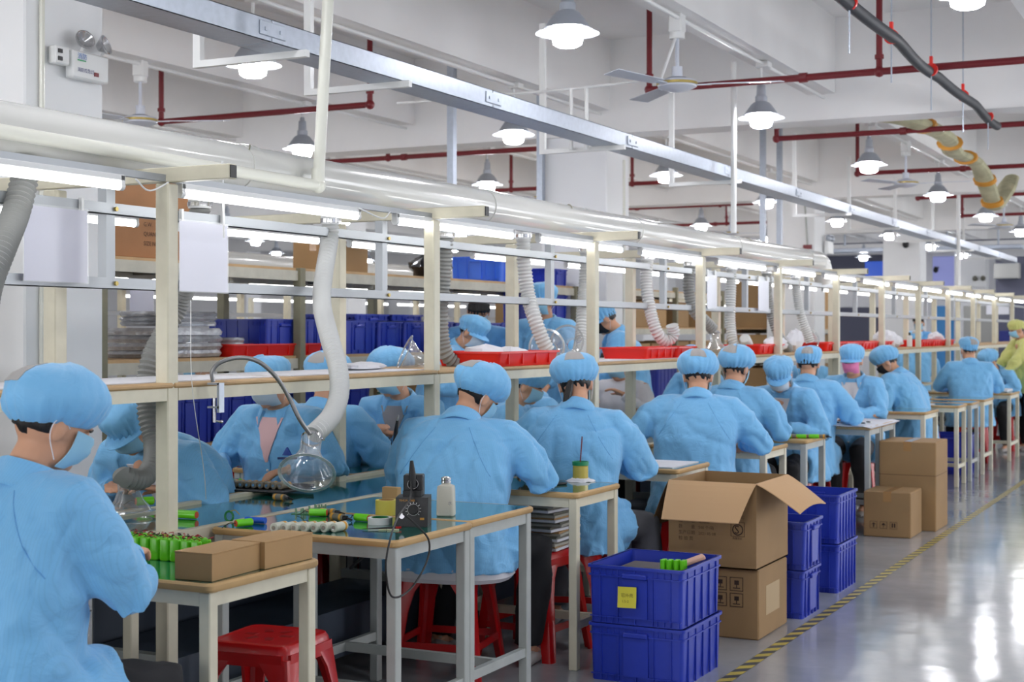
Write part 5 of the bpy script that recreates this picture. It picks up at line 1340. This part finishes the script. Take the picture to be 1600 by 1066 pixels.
        mb.tube([(th_side * .020, .012, -.004), (th_side * .045, .035, -.014), (th_side * .050, .060, -.026), (th_side * .038, .082, -.034)], [.014, .0115, .010, .008], 8, HM)
    bm_ = remesh(mb, min(vox, .0075) if vox < .012 else .009, 2)
    bm_.polygons.foreach_set('use_smooth', [True] * len(bm_.polygons)); bm_.materials.append(M_skin)
    body = bpy.data.objects.new('person', bm_); C.objects.link(body)
    tag(body, label, 'person', 'workers at the line')
    ho = Matrix.Rotation(rz, 3, 'Z') @ (hc * scale); body.location = (x - ho.x, y - ho.y, 0); body.rotation_euler = (0, 0, rz); body.scale = (scale,) * 3
    head_bvh = BVHTree.FromPolygons([v.co for v in bm_.vertices], [tuple(p.vertices) for p in bm_.polygons])
    # ---- coat
    cm = None
    mb = MB(); B = bulk
    def sec(c, a, b_, tilt=0, n=22, rot=True):
        M = Matrix.Translation(c) @ (tw.to_4x4() if rot else Matrix.Identity(4)) @ Matrix.Rotation(-tilt, 4, 'X'); out = []
        for k in range(n):
            an_ = 2 * PI * k / n; ex = .8
            ca, sa = math.cos(an_), math.sin(an_)
            out.append(M @ V((math.copysign(abs(ca) ** ex, ca) * a, math.copysign(abs(sa) ** ex, sa) * b_, 0)))
        return out
    up = lambda f: pel.lerp(ch, f) if f <= 1 else ch.lerp(nb, f - 1)
    th = .0 if not coatless else -.02
    if not stand:
        mb.loft([sec(pel + V((0, .02, -.150 + (.03 if white_hem else 0))), .245 * B, .215, 0), sec(pel + V((0, .015, -.08)), .235 * B, .205, 0), sec(pel + V((0, .0, .02)), (.215 + th) * B, .178, l * .4), sec(up(.55), (.205 + th) * B, .160 + th * .5, l * .7), sec(up(1.0), (.218 + th) * B, .155 + th * .5, l), sec(up(1.45), (.222 + th) * B, .138, l * 1.2), sec(up(1.75), (.195 + th) * B, .108, l * 1.35), sec(up(1.9), .145 * B, .088, l * 1.4), sec(up(2.02), .085, .074, l * 1.4)])
        mb.tube([pel + V((0, .05, -.03)), pel + V((0, .22, -.04)), pel + V((0, .33, -.055))], [.15, .135, .09], 14, flat=1.0) if False else None
        for s in (-1, 1): mb.tube([hips[s] + V((0, 0, -.01)), hips[s].lerp(kn[s], .3) + V((s * .005, 0, .0)), hips[s].lerp(kn[s], .56)], [.145, .135, .125], 14)
    else:
        mb.loft([sec(pel + V((0, -.0, -.17)), .215 * B, .160, 0), sec(pel + V((0, -.0, -.04)), .21 * B, .155, 0), sec(up(.4), .20 * B, .148, l * .5), sec(up(1.0), .215 * B, .148, l), sec(up(1.45), .215 * B, .13, l * 1.2), sec(up(1.75), .185 * B, .10, l * 1.35), sec(up(1.9), .14 * B, .085, l * 1.4), sec(up(2.02), .08, .072, l * 1.4)])
    for s in (-1, 1):
        e, w_ = el[s], wr[s]; wend = e.lerp(w_, .93 if not short_sleeve else .3)
        r_ = (.098, .092, .084, .078, .070, .052, .040) if not coatless else (.082, .072, .066, .058, .052, .046, .038)
        mb.tube([nb + across * (s * .09) + V((0, 0, -.075)), sh[s] + V((0, 0, -.018)), sh[s].lerp(e, .35), sh[s].lerp(e, .7), e, e.lerp(wend, .6), wend], list(r_), 16)
        mb.tube([nb + V((0, 0, -.055)), sh[s] + V((-s * .01, 0, -.012))], [.075, .078], 14)
    cm = remesh(mb, vox, 3)
    cr = []
    n_ = len(cm.vertices); co = [0.0] * (n_ * 3); cm.vertices.foreach_get('co', co); no = [0.0] * (n_ * 3); cm.vertices.foreach_get('normal', no)
    amp = .018 if not coatless else .010
    segs = [(sh[s], el[s]) for s in (-1, 1)] + [(el[s], wr[s]) for s in (-1, 1)]
    for i in range(n_):
        p = V(co[i * 3:i * 3 + 3]); nn = V(no[i * 3:i * 3 + 3]); q = p + V((sd, sd * .3, 0))
        w1 = ridged(q, 5.5, .6); w2 = ridged(q + V((4, 4, 4)), 11, .5)
        k = 1.0
        # sleeves fold more near the elbow
        de = min((p - el[-1]).length, (p - el[1]).length); k += 1.0 * math.exp(-(de / .10) ** 2)
        if p.z > nb.z - .07: k *= .45
        w3 = ridged(q + V((7, 1, 2)), 3.6, .8)
        dd = amp * k * (w1 * .55 - .75 * w2 ** .7 * .5 - w3 * .8 + .25) + .012 * noise.noise(q * 3.3)
        if p.z < zp - .09 and not stand: dd += .004 * math.sin(math.atan2(p.x, p.y) * 13 + 2 * noise.noise(q * 4))
        p = p + nn * dd; co[i * 3:i * 3 + 3] = p[:]
    cm.vertices.foreach_set('co', co); cm.update()
    cm.polygons.foreach_set('use_smooth', [True] * len(cm.polygons)); cm.materials.append(coat)
    cn = 'coat' if not coatless else 'shirt'
    co_ = bpy.data.objects.new(cn, cm); C.objects.link(co_); co_.parent = body
    if white_hem: MB().loft([sec(pel + V((0, .015, -.09)), .225 * B, .19, 0), sec(pel + V((0, .015, -.14)), .236 * B, .205, 0), sec(pel + V((0, .012, -.158)), .222 * B, .19, 0)]).build('shirt_hem', M_shirtw, co_)
    cbvh = BVHTree.FromPolygons([v.co for v in cm.vertices], [tuple(p.vertices) for p in cm.polygons])
    def decal(name, pts2, m, F, off=.004, parent=co_, bvh=cbvh, depth=.4, up2=.006):
        """cloth patch laid onto the coat: grid rows of (u,v) in the frame F, dropped along its z axis"""
        rows = []
        dz = -(F.to_3x3() @ V((0, 0, 1)))
        for row in pts2:
            rr = []
            for (u_, v_) in row:
                o = F @ V((u_, v_, depth)); hit = bvh.ray_cast(o, dz, depth * 2)
                if hit[0] is None: hit = (o + dz * depth, -dz)
                rr.append(hit[0] - dz * off)
            rows.append(rr)
        nr, nc = len(rows), len(rows[0]); vs = [p for r in rows for p in r]; fs = [(i * nc + j, i * nc + j + 1, (i + 1) * nc + j + 1, (i + 1) * nc + j) for i in range(nr - 1) for j in range(nc - 1)]
        N = len(vs); vs2 = [p + dz * up2 for p in vs]
        bd = [j for j in range(nc)] + [i * nc + nc - 1 for i in range(1, nr)] + [(nr - 1) * nc + j for j in range(nc - 2, -1, -1)] + [i * nc for i in range(nr - 2, 0, -1)]
        f2 = [tuple(reversed(f)) for f in fs] + [tuple(k + N for k in f) for f in fs] + [(bd[k], bd[(k + 1) % len(bd)], bd[(k + 1) % len(bd)] + N, bd[k] + N) for k in range(len(bd))]
        return MB().add(vs + vs2, f2).build(name, m, parent, angle=60)
    Tdir = (nb - ch).normalized()
    if not coatless:
        # collar: folded band around the neck, open at the throat
        CM = Matrix.Translation(nb + V((0, .004, -.012))) @ tw.to_4x4() @ Matrix.Rotation(-l * 1.4 - .12, 4, 'X')
        rings = []
        for k in range(31):
            a_ = R(-62 + (360 - 56) * k / 30) ; a_ = R(118 + 304 * k / 30)
            ca, sa = math.cos(a_), math.sin(a_); op = abs(k - 15) / 15
            rr = [(.068, .045 - .02 * op), (.080, .050 - .02 * op), (.098 + .010 * op, .010 - .015 * op), (.112 + .012 * op, -.014 - .028 * op), (.106 + .012 * op, -.022 - .028 * op), (.090, .0 - .02 * op), (.070, -.02)]
            rings.append([CM @ V((r_ * ca * 1.02, r_ * sa * .95, z_)) for r_, z_ in rr])
        MB().loft(rings).build('collar', coat, co_, angle=70)
        # front: placket, buttons or open V with shirt
        FF = frame(ch + Tdir * .02, (1, 0, 0), Tdir) if not twist else frame(ch + Tdir * .02, across, Tdir)
        FF = FF @ Matrix.Scale(-1, 4, V((0, 0, 1))) if False else FF
        # make z face forward
        fz = FF.to_3x3() @ V((0, 0, 1))
        if fz.y < 0: FF = FF @ Matrix.Rotation(PI, 4, 'Y')
        decal('placket', [[(-.012 + .024 * i, -.30 + .42 * j / 12) for j in range(13)] for i in range(2)], coat, FF, .004)
        if shirt: decal('inner_shirt', [[((-1 + 2 * i / 6) * (.006 + .075 * (j / 8) ** 1.1), .02 + .20 * j / 8) for j in range(9)] for i in range(7)], shirt, FF, .006)
        bb = MB()
        for j in range(3):
            o = FF @ V((.0, -.02 - .10 * j, .4)); hit = cbvh.ray_cast(o, -(FF.to_3x3() @ V((0, 0, 1))), .8)
            if hit[0]: bb.ell(hit[0] + (FF.to_3x3() @ V((0, 0, 1))) * .008, (.007, .005, .007), None, 10, 6)
        if bb.v: bb.build('buttons', M_white, co_)
        if logo:
            decal('chest_logo', [[(.09 + .05 * i / 4 + (.5 - i / 4) * .045 * (j / 4), .055 + .035 * j / 4) for j in range(5)] for i in range(5)], mat('logo_blue', (28, 70, 160), .5), FF, .006)
            decal('chest_lettering', [[(.065 + .10 * i / 8, .036 + .009 * j) for j in range(2)] for i in range(9)], mat('logo_dark', (30, 50, 110), .5), FF, .006)
        # back yoke seams
        for s in (-1, 1):
            mb2 = MB(); pts_ = []
            for j in range(9):
                f = j / 8; o = nb + across * (s * (.075 + .13 * f)) + V((0, -.35, -.02 - .20 * f)); hit = cbvh.ray_cast(o, V((0, 1, 0)), .6)
                if hit[0]: pts_.append(hit[0] + V((0, -.0005, 0)))
            if len(pts_) > 3: mb2.tube(pts_, .0015, 5).build('shoulder_seam', M_coat2, co_)
    for s in (-1, 1):
        if not short_sleeve:
            d = (wr[s] - el[s]).normalized(); q = el[s].lerp(wr[s], .93)
            MB().tube([q - d * .022, q - d * .008, q + d * .006, q + d * .014], [.044, .040, .042, .036], 16).build('cuff', coat, co_)
    # ---- trousers and shoes
    if legs:
        mb = MB()
        for s in (-1, 1):
            mb.tube([pel + V((0, 0, -.02)), hips[s], hips[s].lerp(kn[s], .5), kn[s], kn[s].lerp(an[s], .35), an[s] + V((0, 0, .0))], [.10, .098, .092, .080, .076, .062], 14)
        mb.ell(pel + V((0, .0, -.01)), (.17, .14, .09))
        pm = remesh(mb, .016, 2)
        for v_ in pm.vertices: v_.co += v_.normal * (.010 * (ridged(v_.co + V((sd, 0, 0)), 7) - .4))
        pm.polygons.foreach_set('use_smooth', [True] * len(pm.polygons)); pm.materials.append(pants)
        po = bpy.data.objects.new('trousers', pm); C.objects.link(po); po.parent = body
        for s in (-1, 1):
            a_ = an[s]; rings = []
            for (yy_, w_, z1_) in ((-.06, .026, .06), (-.04, .038, .075), (.02, .040, .075), (.08, .045, .055), (.14, .042, .045), (.175, .022, .03)):
                rings.append([(a_.x + w_ * math.cos(t_), a_.y + yy_, max(.0, z1_ / 2 + z1_ / 2 * math.sin(t_))) for t_ in [2 * PI * k / 14 for k in range(14)]])
            MB().loft(rings).build('shoe', M_shoe, body)
    # ---- hair
    def headpt(th_, ph, rx, ry, rz_, cz=.018): return (rx * math.cos(ph) * math.sin(th_), -.008 + ry * math.cos(ph) * math.cos(th_), cz + rz_ * math.sin(ph))
    rings = []
    for i in range(15):
        row = []
        for k in range(30):
            th_ = 2 * PI * k / 30; ph = -PI / 2 * .62 + (PI / 2 * 1.61) * i / 14; f = 1.0
            thd = abs(((th_ + PI) % (2 * PI)) - PI)   # angle from the face direction
            hairline = .50 - .0 if thd < .9 else (.50 - (thd - .9) * 1.6 if thd < 1.45 else -.60 + .14 * noise.noise(V((th_ * 4, sd, 1))))
            inside = ph < hairline
            rx, ry, rz_ = (.0805, .101, .104)
            if cap and ph < 0: q_ = min(1, -ph / .9); rx -= .004 * q_; ry -= .004 * q_
            if inside: rx, ry, rz_ = (.064, .082, .09)
            nz = 1 + .018 * noise.noise(V((th_ * 3, ph * 2, sd))) + (.035 * noise.noise(V((th_ * 9, ph * 5, sd))) if not cap else 0)
            p = V(headpt(th_, ph, rx * nz, ry * nz, rz_ * nz)); row.append(H @ p)
        rings.append(row)
    MB().loft(rings).build('hair', M_hair, body, angle=60)
    if hair_long:
        b0 = H @ V((0, -.09, -.02)); MB().tube(bez([b0 + V((-.02, 0, .02)), b0 + V((-.03, -.015, -.04)), b0 + V((-.04, -.03, -.10)), b0 + V((-.055, -.035, -.17)), b0 + V((-.06, -.03, -.22))], 4), [.012, .014, .016, .018, .019, .020, .020, .019, .018, .017, .016, .014, .012, .010, .008, .005, .002], 10).build('ponytail', M_hair, body)
    if not cap:
        mbh = MB()
        for k in range(16):
            a_ = R(-75 + 10 * k); p0 = V((.07 * math.sin(a_), .062 + .035 * math.cos(a_), .10)); mbh.tube([H @ p0, H @ (p0 + V((.008 * math.sin(a_), .022, -.03))), H @ (p0 + V((.01 * math.sin(a_) + .004 * math.sin(k * 5), .016, -.062 + .012 * math.sin(k * 3))))], [.014, .012, .003], 6)
        mbh.build('fringe', M_hair, body)
    # ---- eyes, eyebrows
    for s in (-1, 1):
        e_ = MB().ell((s * .032, .079, -.004), (.0135, .006, .0055), H, 12, 6).build('eye', M_eye, body)
        MB().tube([H @ V((s * .018, .091, .016)), H @ V((s * .034, .089, .020)), H @ V((s * .050, .078, .015))], [.003, .0035, .002], 6).build('eyebrow', M_hair, body)
    # ---- mask
    if mask:
        mb = MB(); rows = []
        for i in range(9):
            v_ = i / 8; z_ = .000 - .092 * v_; row = []
            for k in range(15):
                a_ = R(-70 + 140 * k / 14); bulge = math.cos(a_) ** 2
                yy_ = (.116 - .030 * (v_ - .25) ** 2 * 2 - .035 * max(0, v_ - .55)) if True else 0
                pleat = .0025 * math.sin(v_ * PI * 6) * bulge
                rx = .0745 - .010 * v_; row.append(H @ V((rx * math.sin(a_) * (1 + .02 * bulge), -.012 + (yy_ + pleat + .010) * max(0, math.cos(a_)) ** .72, z_ + (.010 * abs(math.sin(a_)) * (1 if v_ < .2 else 0) - .0) * 0 + (.5 - v_) * .012 * (1 - bulge))))
            rows.append(row)
        nc = 15; vs = [p for r in rows for p in r]; N = len(vs); cen = H @ V((0, 0, -.03))
        vs2 = [p + (cen - p).normalized() * .003 for p in vs]
        fs = [(i * nc + j, i * nc + j + 1, (i + 1) * nc + j + 1, (i + 1) * nc + j) for i in range(8) for j in range(nc - 1)]
        bd = [j for j in range(nc)] + [i * nc + nc - 1 for i in range(1, 9)] + [8 * nc + j for j in range(nc - 2, -1, -1)] + [i * nc for i in range(7, 0, -1)]
        mb.add(vs + vs2, [tuple(reversed(f)) for f in fs] + [tuple(k + N for k in f) for f in fs] + [(bd[k], bd[(k + 1) % len(bd)], bd[(k + 1) % len(bd)] + N, bd[k] + N) for k in range(len(bd))])
        mo = mb.build('face_mask', mask, body, angle=70)
        for s in (-1, 1):
            MB().tube(bez([H @ V((s * .069, .022, .002)), H @ V((s * .083, -.008, .022)), H @ V((s * .088, -.028, .0)), H @ V((s * .082, -.022, -.035)), H @ V((s * .070, .012, -.082))], 5), .0014, 5).build('ear_loop', M_paper, mo)
    # ---- cap
    if cap:
        K = capscale
        T = H @ Matrix.Translation((0, -.010, .030)) @ Matrix.Rotation(R(9), 4, 'X')
        if cap == 'bouffant': prof = [(.076, .094, -.026), (.080, .098, -.024), (.088, .106, -.018), (.104, .122, -.002), (.116, .134, .020), (.121, .138, .044), (.117, .133, .070), (.104, .118, .094), (.080, .092, .114), (.048, .056, .127), (.012, .015, .131)]
        else: prof = [(.079, .098, -.026), (.083, .102, -.022), (.087, .106, -.002), (.096, .115, .020), (.102, .120, .045), (.096, .114, .070), (.078, .092, .088), (.045, .055, .099), (.012, .015, .103)]
        rings = []
        nk = 96
        def cp_(k, i, off=0):
            a_ = 2 * PI * k / nk; rx, ry, z_ = prof[i]; e_ = math.exp(-max(0, i - 1) * .42)
            g = 1 + (.058 * math.sin(a_ * 21 + 3 * noise.noise(V((math.cos(a_) * 3, math.sin(a_) * 3, sd)))) * e_ if i > 0 else 0) + .05 * noise.noise(V((math.cos(a_) * 1.6 + sd, math.sin(a_) * 1.6, z_ * 14))) - .075 * (ridged(V((math.cos(a_) * .12 + sd, math.sin(a_) * .12, z_ * 1.2)), 11) - .3)
            zz = z_ * K + .010 * noise.noise(V((math.cos(a_) * 1.4, math.sin(a_) * 1.4 + sd, 2))) * (i > 2)
            if math.sin(a_) < 0: zz -= .012 * -math.sin(a_)
            KK = 1 + (K - 1) * min(1, i / 4)
            return T @ (V((rx * g * math.cos(a_) * KK, ry * g * math.sin(a_) * KK, zz)) * (1 + off))
        for i in range(len(prof)): rings.append([cp_(k, i) for k in range(nk)])
        cpo = MB().loft(rings).build('cap', capm or M_cap, body, angle=75)
        # grey mesh vent patch on the crown
        rows = []
        for i in range(len(prof) - 5, len(prof) - 1): rows.append([cp_(k, i, .012) for k in range(66, 80)])
        nc = 14; vs = [p for r in rows for p in r]; vs2 = [p - (p - (T @ V((0, 0, 0)))) * .012 for p in vs]; N = len(vs); nr = len(rows)
        fs = [(i * nc + j, i * nc + j + 1, (i + 1) * nc + j + 1, (i + 1) * nc + j) for i in range(nr - 1) for j in range(nc - 1)]
        bd = [j for j in range(nc)] + [i * nc + nc - 1 for i in range(1, nr)] + [(nr - 1) * nc + j for j in range(nc - 2, -1, -1)] + [i * nc for i in range(nr - 2, 0, -1)]
        MB().add(vs + vs2, fs + [tuple(reversed([k + N for k in f])) for f in fs] + [(bd[k], bd[(k + 1) % len(bd)], bd[(k + 1) % len(bd)] + N, bd[k] + N) for k in range(len(bd))]).build('vent_patch', M_meshp, cpo)
        if visor:
            rows = []
            for i in range(4):
                f = i / 3; rows.append([T @ V(((.078 + .012 * f) * math.sin(a_), (.094 + .055 * f * math.cos(a_) ** .5) * math.cos(a_), -.018 - .022 * f)) for a_ in [R(-78 + 156 * k / 12) for k in range(13)]])
            nc = 13; vs = [p for r in rows for p in r]; vs2 = [p + (Rh @ V((0, 0, .005))) for p in vs]; N = len(vs)
            fs = [(i * nc + j, i * nc + j + 1, (i + 1) * nc + j + 1, (i + 1) * nc + j) for i in range(3) for j in range(nc - 1)]
            bd = [j for j in range(nc)] + [i * nc + nc - 1 for i in range(1, 4)] + [3 * nc + j for j in range(nc - 2, -1, -1)] + [i * nc for i in range(2, 0, -1)]
            MB().add(vs + vs2, fs + [tuple(reversed([k + N for k in f])) for f in fs] + [(bd[k], bd[(k + 1) % len(bd)], bd[(k + 1) % len(bd)] + N, bd[k] + N) for k in range(len(bd))]).build('visor', capm or M_cap, cpo)
    if gloves:
        for s in (-1, 1): MB().ell(wr[s] + (wr[s] - el[s]).normalized() * .06, (.05, .06, .035)).build('glove', mat('glove_cream', (222, 214, 190), .8), body)
    return body, wr

# near side, backs to the camera; x, y give the place of the head
D = R
def seat(label, hx, hy, rz, off, slabel, **kw):
    """a worker with head at hx, hy and the stool under the pelvis"""
    b_, w_ = person(label, hx, hy, D(rz), **kw)
    if slabel: stool(b_.location.x, b_.location.y, slabel, D(rz))
    return b_
seat('person at the picture left edge, blue coat, puffy cap, back turned, mask straps visible', -2.70, 2.77, -6, 0, 'red plastic stool under the worker at the left edge',
     lean=8, pitch=22, yaw=-22, lh=(-.22, .36, .80), rh=(.06, .36, .86), vox=.009, bulk=1.0)
seat('broad-backed person in blue coat leaning toward the glue jar table', -3.05, 5.70, 10, 0, 'red plastic stool under the broad-backed worker',
     lean=19, pitch=34, yaw=-34, roll=6, lh=(-.14, .38, .80), rh=(.26, .38, .82), vox=.009, bulk=1.2, leg_r=((.33, .24, .50), (.30, .20, .09)), white_hem=True, scale=1.0)
seat('person in blue coat with ponytail, back turned, at the papered table', -2.95, 6.53, 14, 0, 'red plastic stool under the ponytailed worker',
     lean=15, pitch=24, yaw=10, roll=-6, lh=(-.20, .36, .80), rh=(.16, .36, .80), vox=.010, bulk=1.04, leg_r=((.32, .26, .50), (.34, .24, .09)), hair_long=True, pants=M_pantsg)
seat('person in blue coat reaching left, back turned, behind the open carton', -2.82, 7.95, 12, 0, 'red plastic stool under the worker reaching left',
     lean=15, pitch=22, yaw=6, lh=(-.50, .22, .84), rh=(.24, .34, .80), vox=.011, bulk=1.1)
seat('person in blue coat, back turned, behind the white nozzle bottle', -2.98, 9.14, 0, 0, 'red plastic stool behind the nozzle bottle table',
     lean=12, pitch=18, yaw=-8, lh=(-.25, .32, .80), rh=(.22, .32, .80), vox=.012)
seat('person in open blue coat facing the camera, bending over lime and orange batteries', -2.87, 9.74, 172, 0, 'red plastic stool under the worker bending over batteries',
     lean=20, pitch=38, yaw=14, lh=(-.12, .38, .80), rh=(.12, .38, .80), vox=.012, mask=M_maskw, visor=True, shirt=M_shirtw, cap='peaked')
seat('person in blue coat, back turned, just left of the pink mask', -2.92, 10.66, 4, 0, 'red plastic stool under the worker left of the pink mask',
     lean=12, pitch=14, yaw=6, lh=(-.26, .3, .82), rh=(.24, .32, .80), vox=.013, cap='peaked')
seat('person in pink mask and blue coat facing the camera over the white cloth', -2.84, 11.66, 178, 0, 'red plastic stool under the pink-masked worker',
     lean=10, pitch=12, yaw=0, lh=(-.08, .38, .82), rh=(.14, .36, .80), vox=.012, mask=M_maskp, visor=True, shirt=M_shirtw, cap='peaked', pants=M_pantsg)
seat('person in blue coat and black mask, head bent toward the line', -2.98, 13.55, 80, 0, 'red plastic stool under the black-masked worker',
     lean=18, pitch=34, yaw=20, lh=(-.16, .34, .80), rh=(.14, .34, .80), vox=.012, mask=M_maskk, bulk=1.1)
seat('person in blue coat sitting upright, back turned, farthest of the near row', -2.74, 16.5, 18, 0, 'red plastic stool under the upright far worker',
     lean=6, pitch=4, yaw=20, lh=(-.2, .34, .80), rh=(.2, .36, .80), vox=.013, mask=M_maskw, cap='peaked', bulk=1.08, scale=1.02)
seat('person in yellow green coat and cap standing at the right picture edge', -2.52, 18.6, 125, 0, None, stand=True, lean=10, pitch=18, lh=(-.14, .42, .98), rh=(.14, .42, .98), vox=.014, coat=M_yel, capm=M_yel, cap='peaked', gloves=True, scale=.93)
seat('person in blue coat leaning low beside the one in yellow', -2.80, 18.3, 170, 0, 'red plastic stool under the low leaning far worker', lean=34, pitch=30, yaw=-30, lh=(-.1, .42, .80), rh=(.12, .40, .80), vox=.014)
# far side
FS = 'red plastic stool across the line, under the '
seat('person in blue peaked cap bowed deep under the shelf behind the dark hose', -4.12, 4.66, 178, 0, FS + 'deeply bowed worker', lean=34, pitch=46, lh=(-.14, .38, .80), rh=(.14, .38, .80), vox=.010, visor=True, cap='peaked', shirt=M_shirtw, bulk=1.1, zoff=.0)
seat('person in white mask and pink shirt, open blue coat, facing the black tray', -4.15, 5.66, 178, 0, FS + 'worker in pink shirt', lean=10, pitch=24, lh=(-.24, .34, .82), rh=(.20, .32, .82), vox=.010, shirt=M_shirtp, mask=M_maskw, logo=True, cap='peaked', bulk=1.1, visor=True)
seat('person in blue coat half hidden behind the large pale hose, back turned', -4.30, 6.38, 0, 0, FS + 'worker behind the pale hose', lean=8, pitch=12, lh=(-.2, .34, .80), rh=(.26, .30, .82), vox=.012, bulk=1.08, zoff=-.03)
seat('person in grey shirt under open blue coat holding a black tool', -4.2, 6.85, 186, 0, FS + 'worker in grey shirt', lean=10, pitch=20, yaw=-22, lh=(-.06, .32, .90), rh=(.05, .30, .92), vox=.010, shirt=M_shirtg, bulk=1.08)
seat('person in blue coat in profile under the shelf, left of the ponytailed one', -4.08, 8.3, -75, 0, FS + 'worker in profile', lean=22, pitch=22, lh=(-.14, .36, .80), rh=(.14, .36, .80), vox=.012, zoff=-.06)
seat('person in blue coat mostly hidden between two seated backs', -4.45, 8.95, 150, 0, FS + 'mostly hidden worker', lean=20, pitch=30, lh=(-.14, .36, .80), rh=(.14, .36, .80), vox=.013, zoff=-.06)
seat('black-haired person in white shirt and blue mask beneath the shelf, holding a cable', -4.1, 9.82, 176, 0, FS + 'black-haired worker', lean=8, pitch=18, cap=None, coatless=True, coat=M_shirtw, lh=(-.12, .28, 1.0), rh=(.14, .30, .95), vox=.011)
seat('person in blue cap in profile standing behind the line at the red tray', -4.78, 8.86, -88, 0, None, stand=True, lean=22, pitch=34, lh=(-.12, .40, 1.1), rh=(.14, .42, 1.1), vox=.012, mask=M_maskw, scale=.95, visor=True, cap='peaked')
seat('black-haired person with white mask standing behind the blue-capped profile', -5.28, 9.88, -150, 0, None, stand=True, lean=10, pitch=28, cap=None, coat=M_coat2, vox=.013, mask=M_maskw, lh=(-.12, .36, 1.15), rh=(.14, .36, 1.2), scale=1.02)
seat('tall person in blue cap and mask facing the camera above the clear funnels', -4.78, 9.98, 172, 0, None, stand=True, lean=2, pitch=6, cap='peaked', visor=True, vox=.011, lh=(-.2, .3, 1.0), rh=(.2, .3, 1.0), scale=1.05)
seat('person in blue cap looking down, standing behind the third post', -4.5, 10.5, 120, 0, None, stand=True, lean=14, pitch=38, cap='peaked', visor=True, vox=.012, mask=M_maskk, lh=(-.15, .36, 1.0), rh=(.15, .36, 1.0))
seat('person in blue coat far behind the line between two red trays', -4.3, 12.0, 170, 0, FS + 'worker beyond the column', lean=12, pitch=20, vox=.014, cap='peaked', legs=False)
seat('person in blue cap behind the line, right of the pink-masked worker', -4.2, 15.2, 160, 0, FS + 'worker right of the pink mask', lean=14, pitch=20, vox=.014, cap='peaked', legs=False)
seat('person in blue coat far down, seen through the line posts', -4.3, 21.4, 10, 0, FS + 'worker far down the line', lean=12, pitch=24, vox=.015, cap='peaked', legs=False, scale=1.1)
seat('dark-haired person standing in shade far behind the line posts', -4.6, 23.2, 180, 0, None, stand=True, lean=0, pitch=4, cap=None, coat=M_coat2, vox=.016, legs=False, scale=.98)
seat('person in blue coat behind the rack, seen past the first post', -7.3, 9.0, 140, 0, FS + 'worker seen past the first post', lean=14, pitch=26, vox=.015, cap='peaked', legs=False)
# things held in the hands
t = thing('black_pliers', 'black handled tool held upright by the grey-shirted worker', 'tool', tuple(W(616, 684, X=-4.0)), 0); MB().tube([(0, 0, -.05), (.01, 0, .03), (.02, 0, .09)], [.010, .012, .008], 8).build('handle', M_black, t); MB().tube([(.02, 0, .09), (.026, 0, .12)], [.006, .003], 6).build('tip', M_chrome, t)
tag(MB().tube(bez([W(655, 0 + 585, X=-3.95) if False else W(984, 585, X=-3.95), W(985, 610, X=-3.95), W(981, 630, X=-3.92), W(985, 650, X=-3.9)], 8), .004, 6).build('red_black_cable', M_rubber), 'dark cable held up by the black-haired person', 'cable')
for o in list(tmp.collection.objects): tmp.collection.objects.unlink(o)
bpy.data.scenes.remove(tmp)
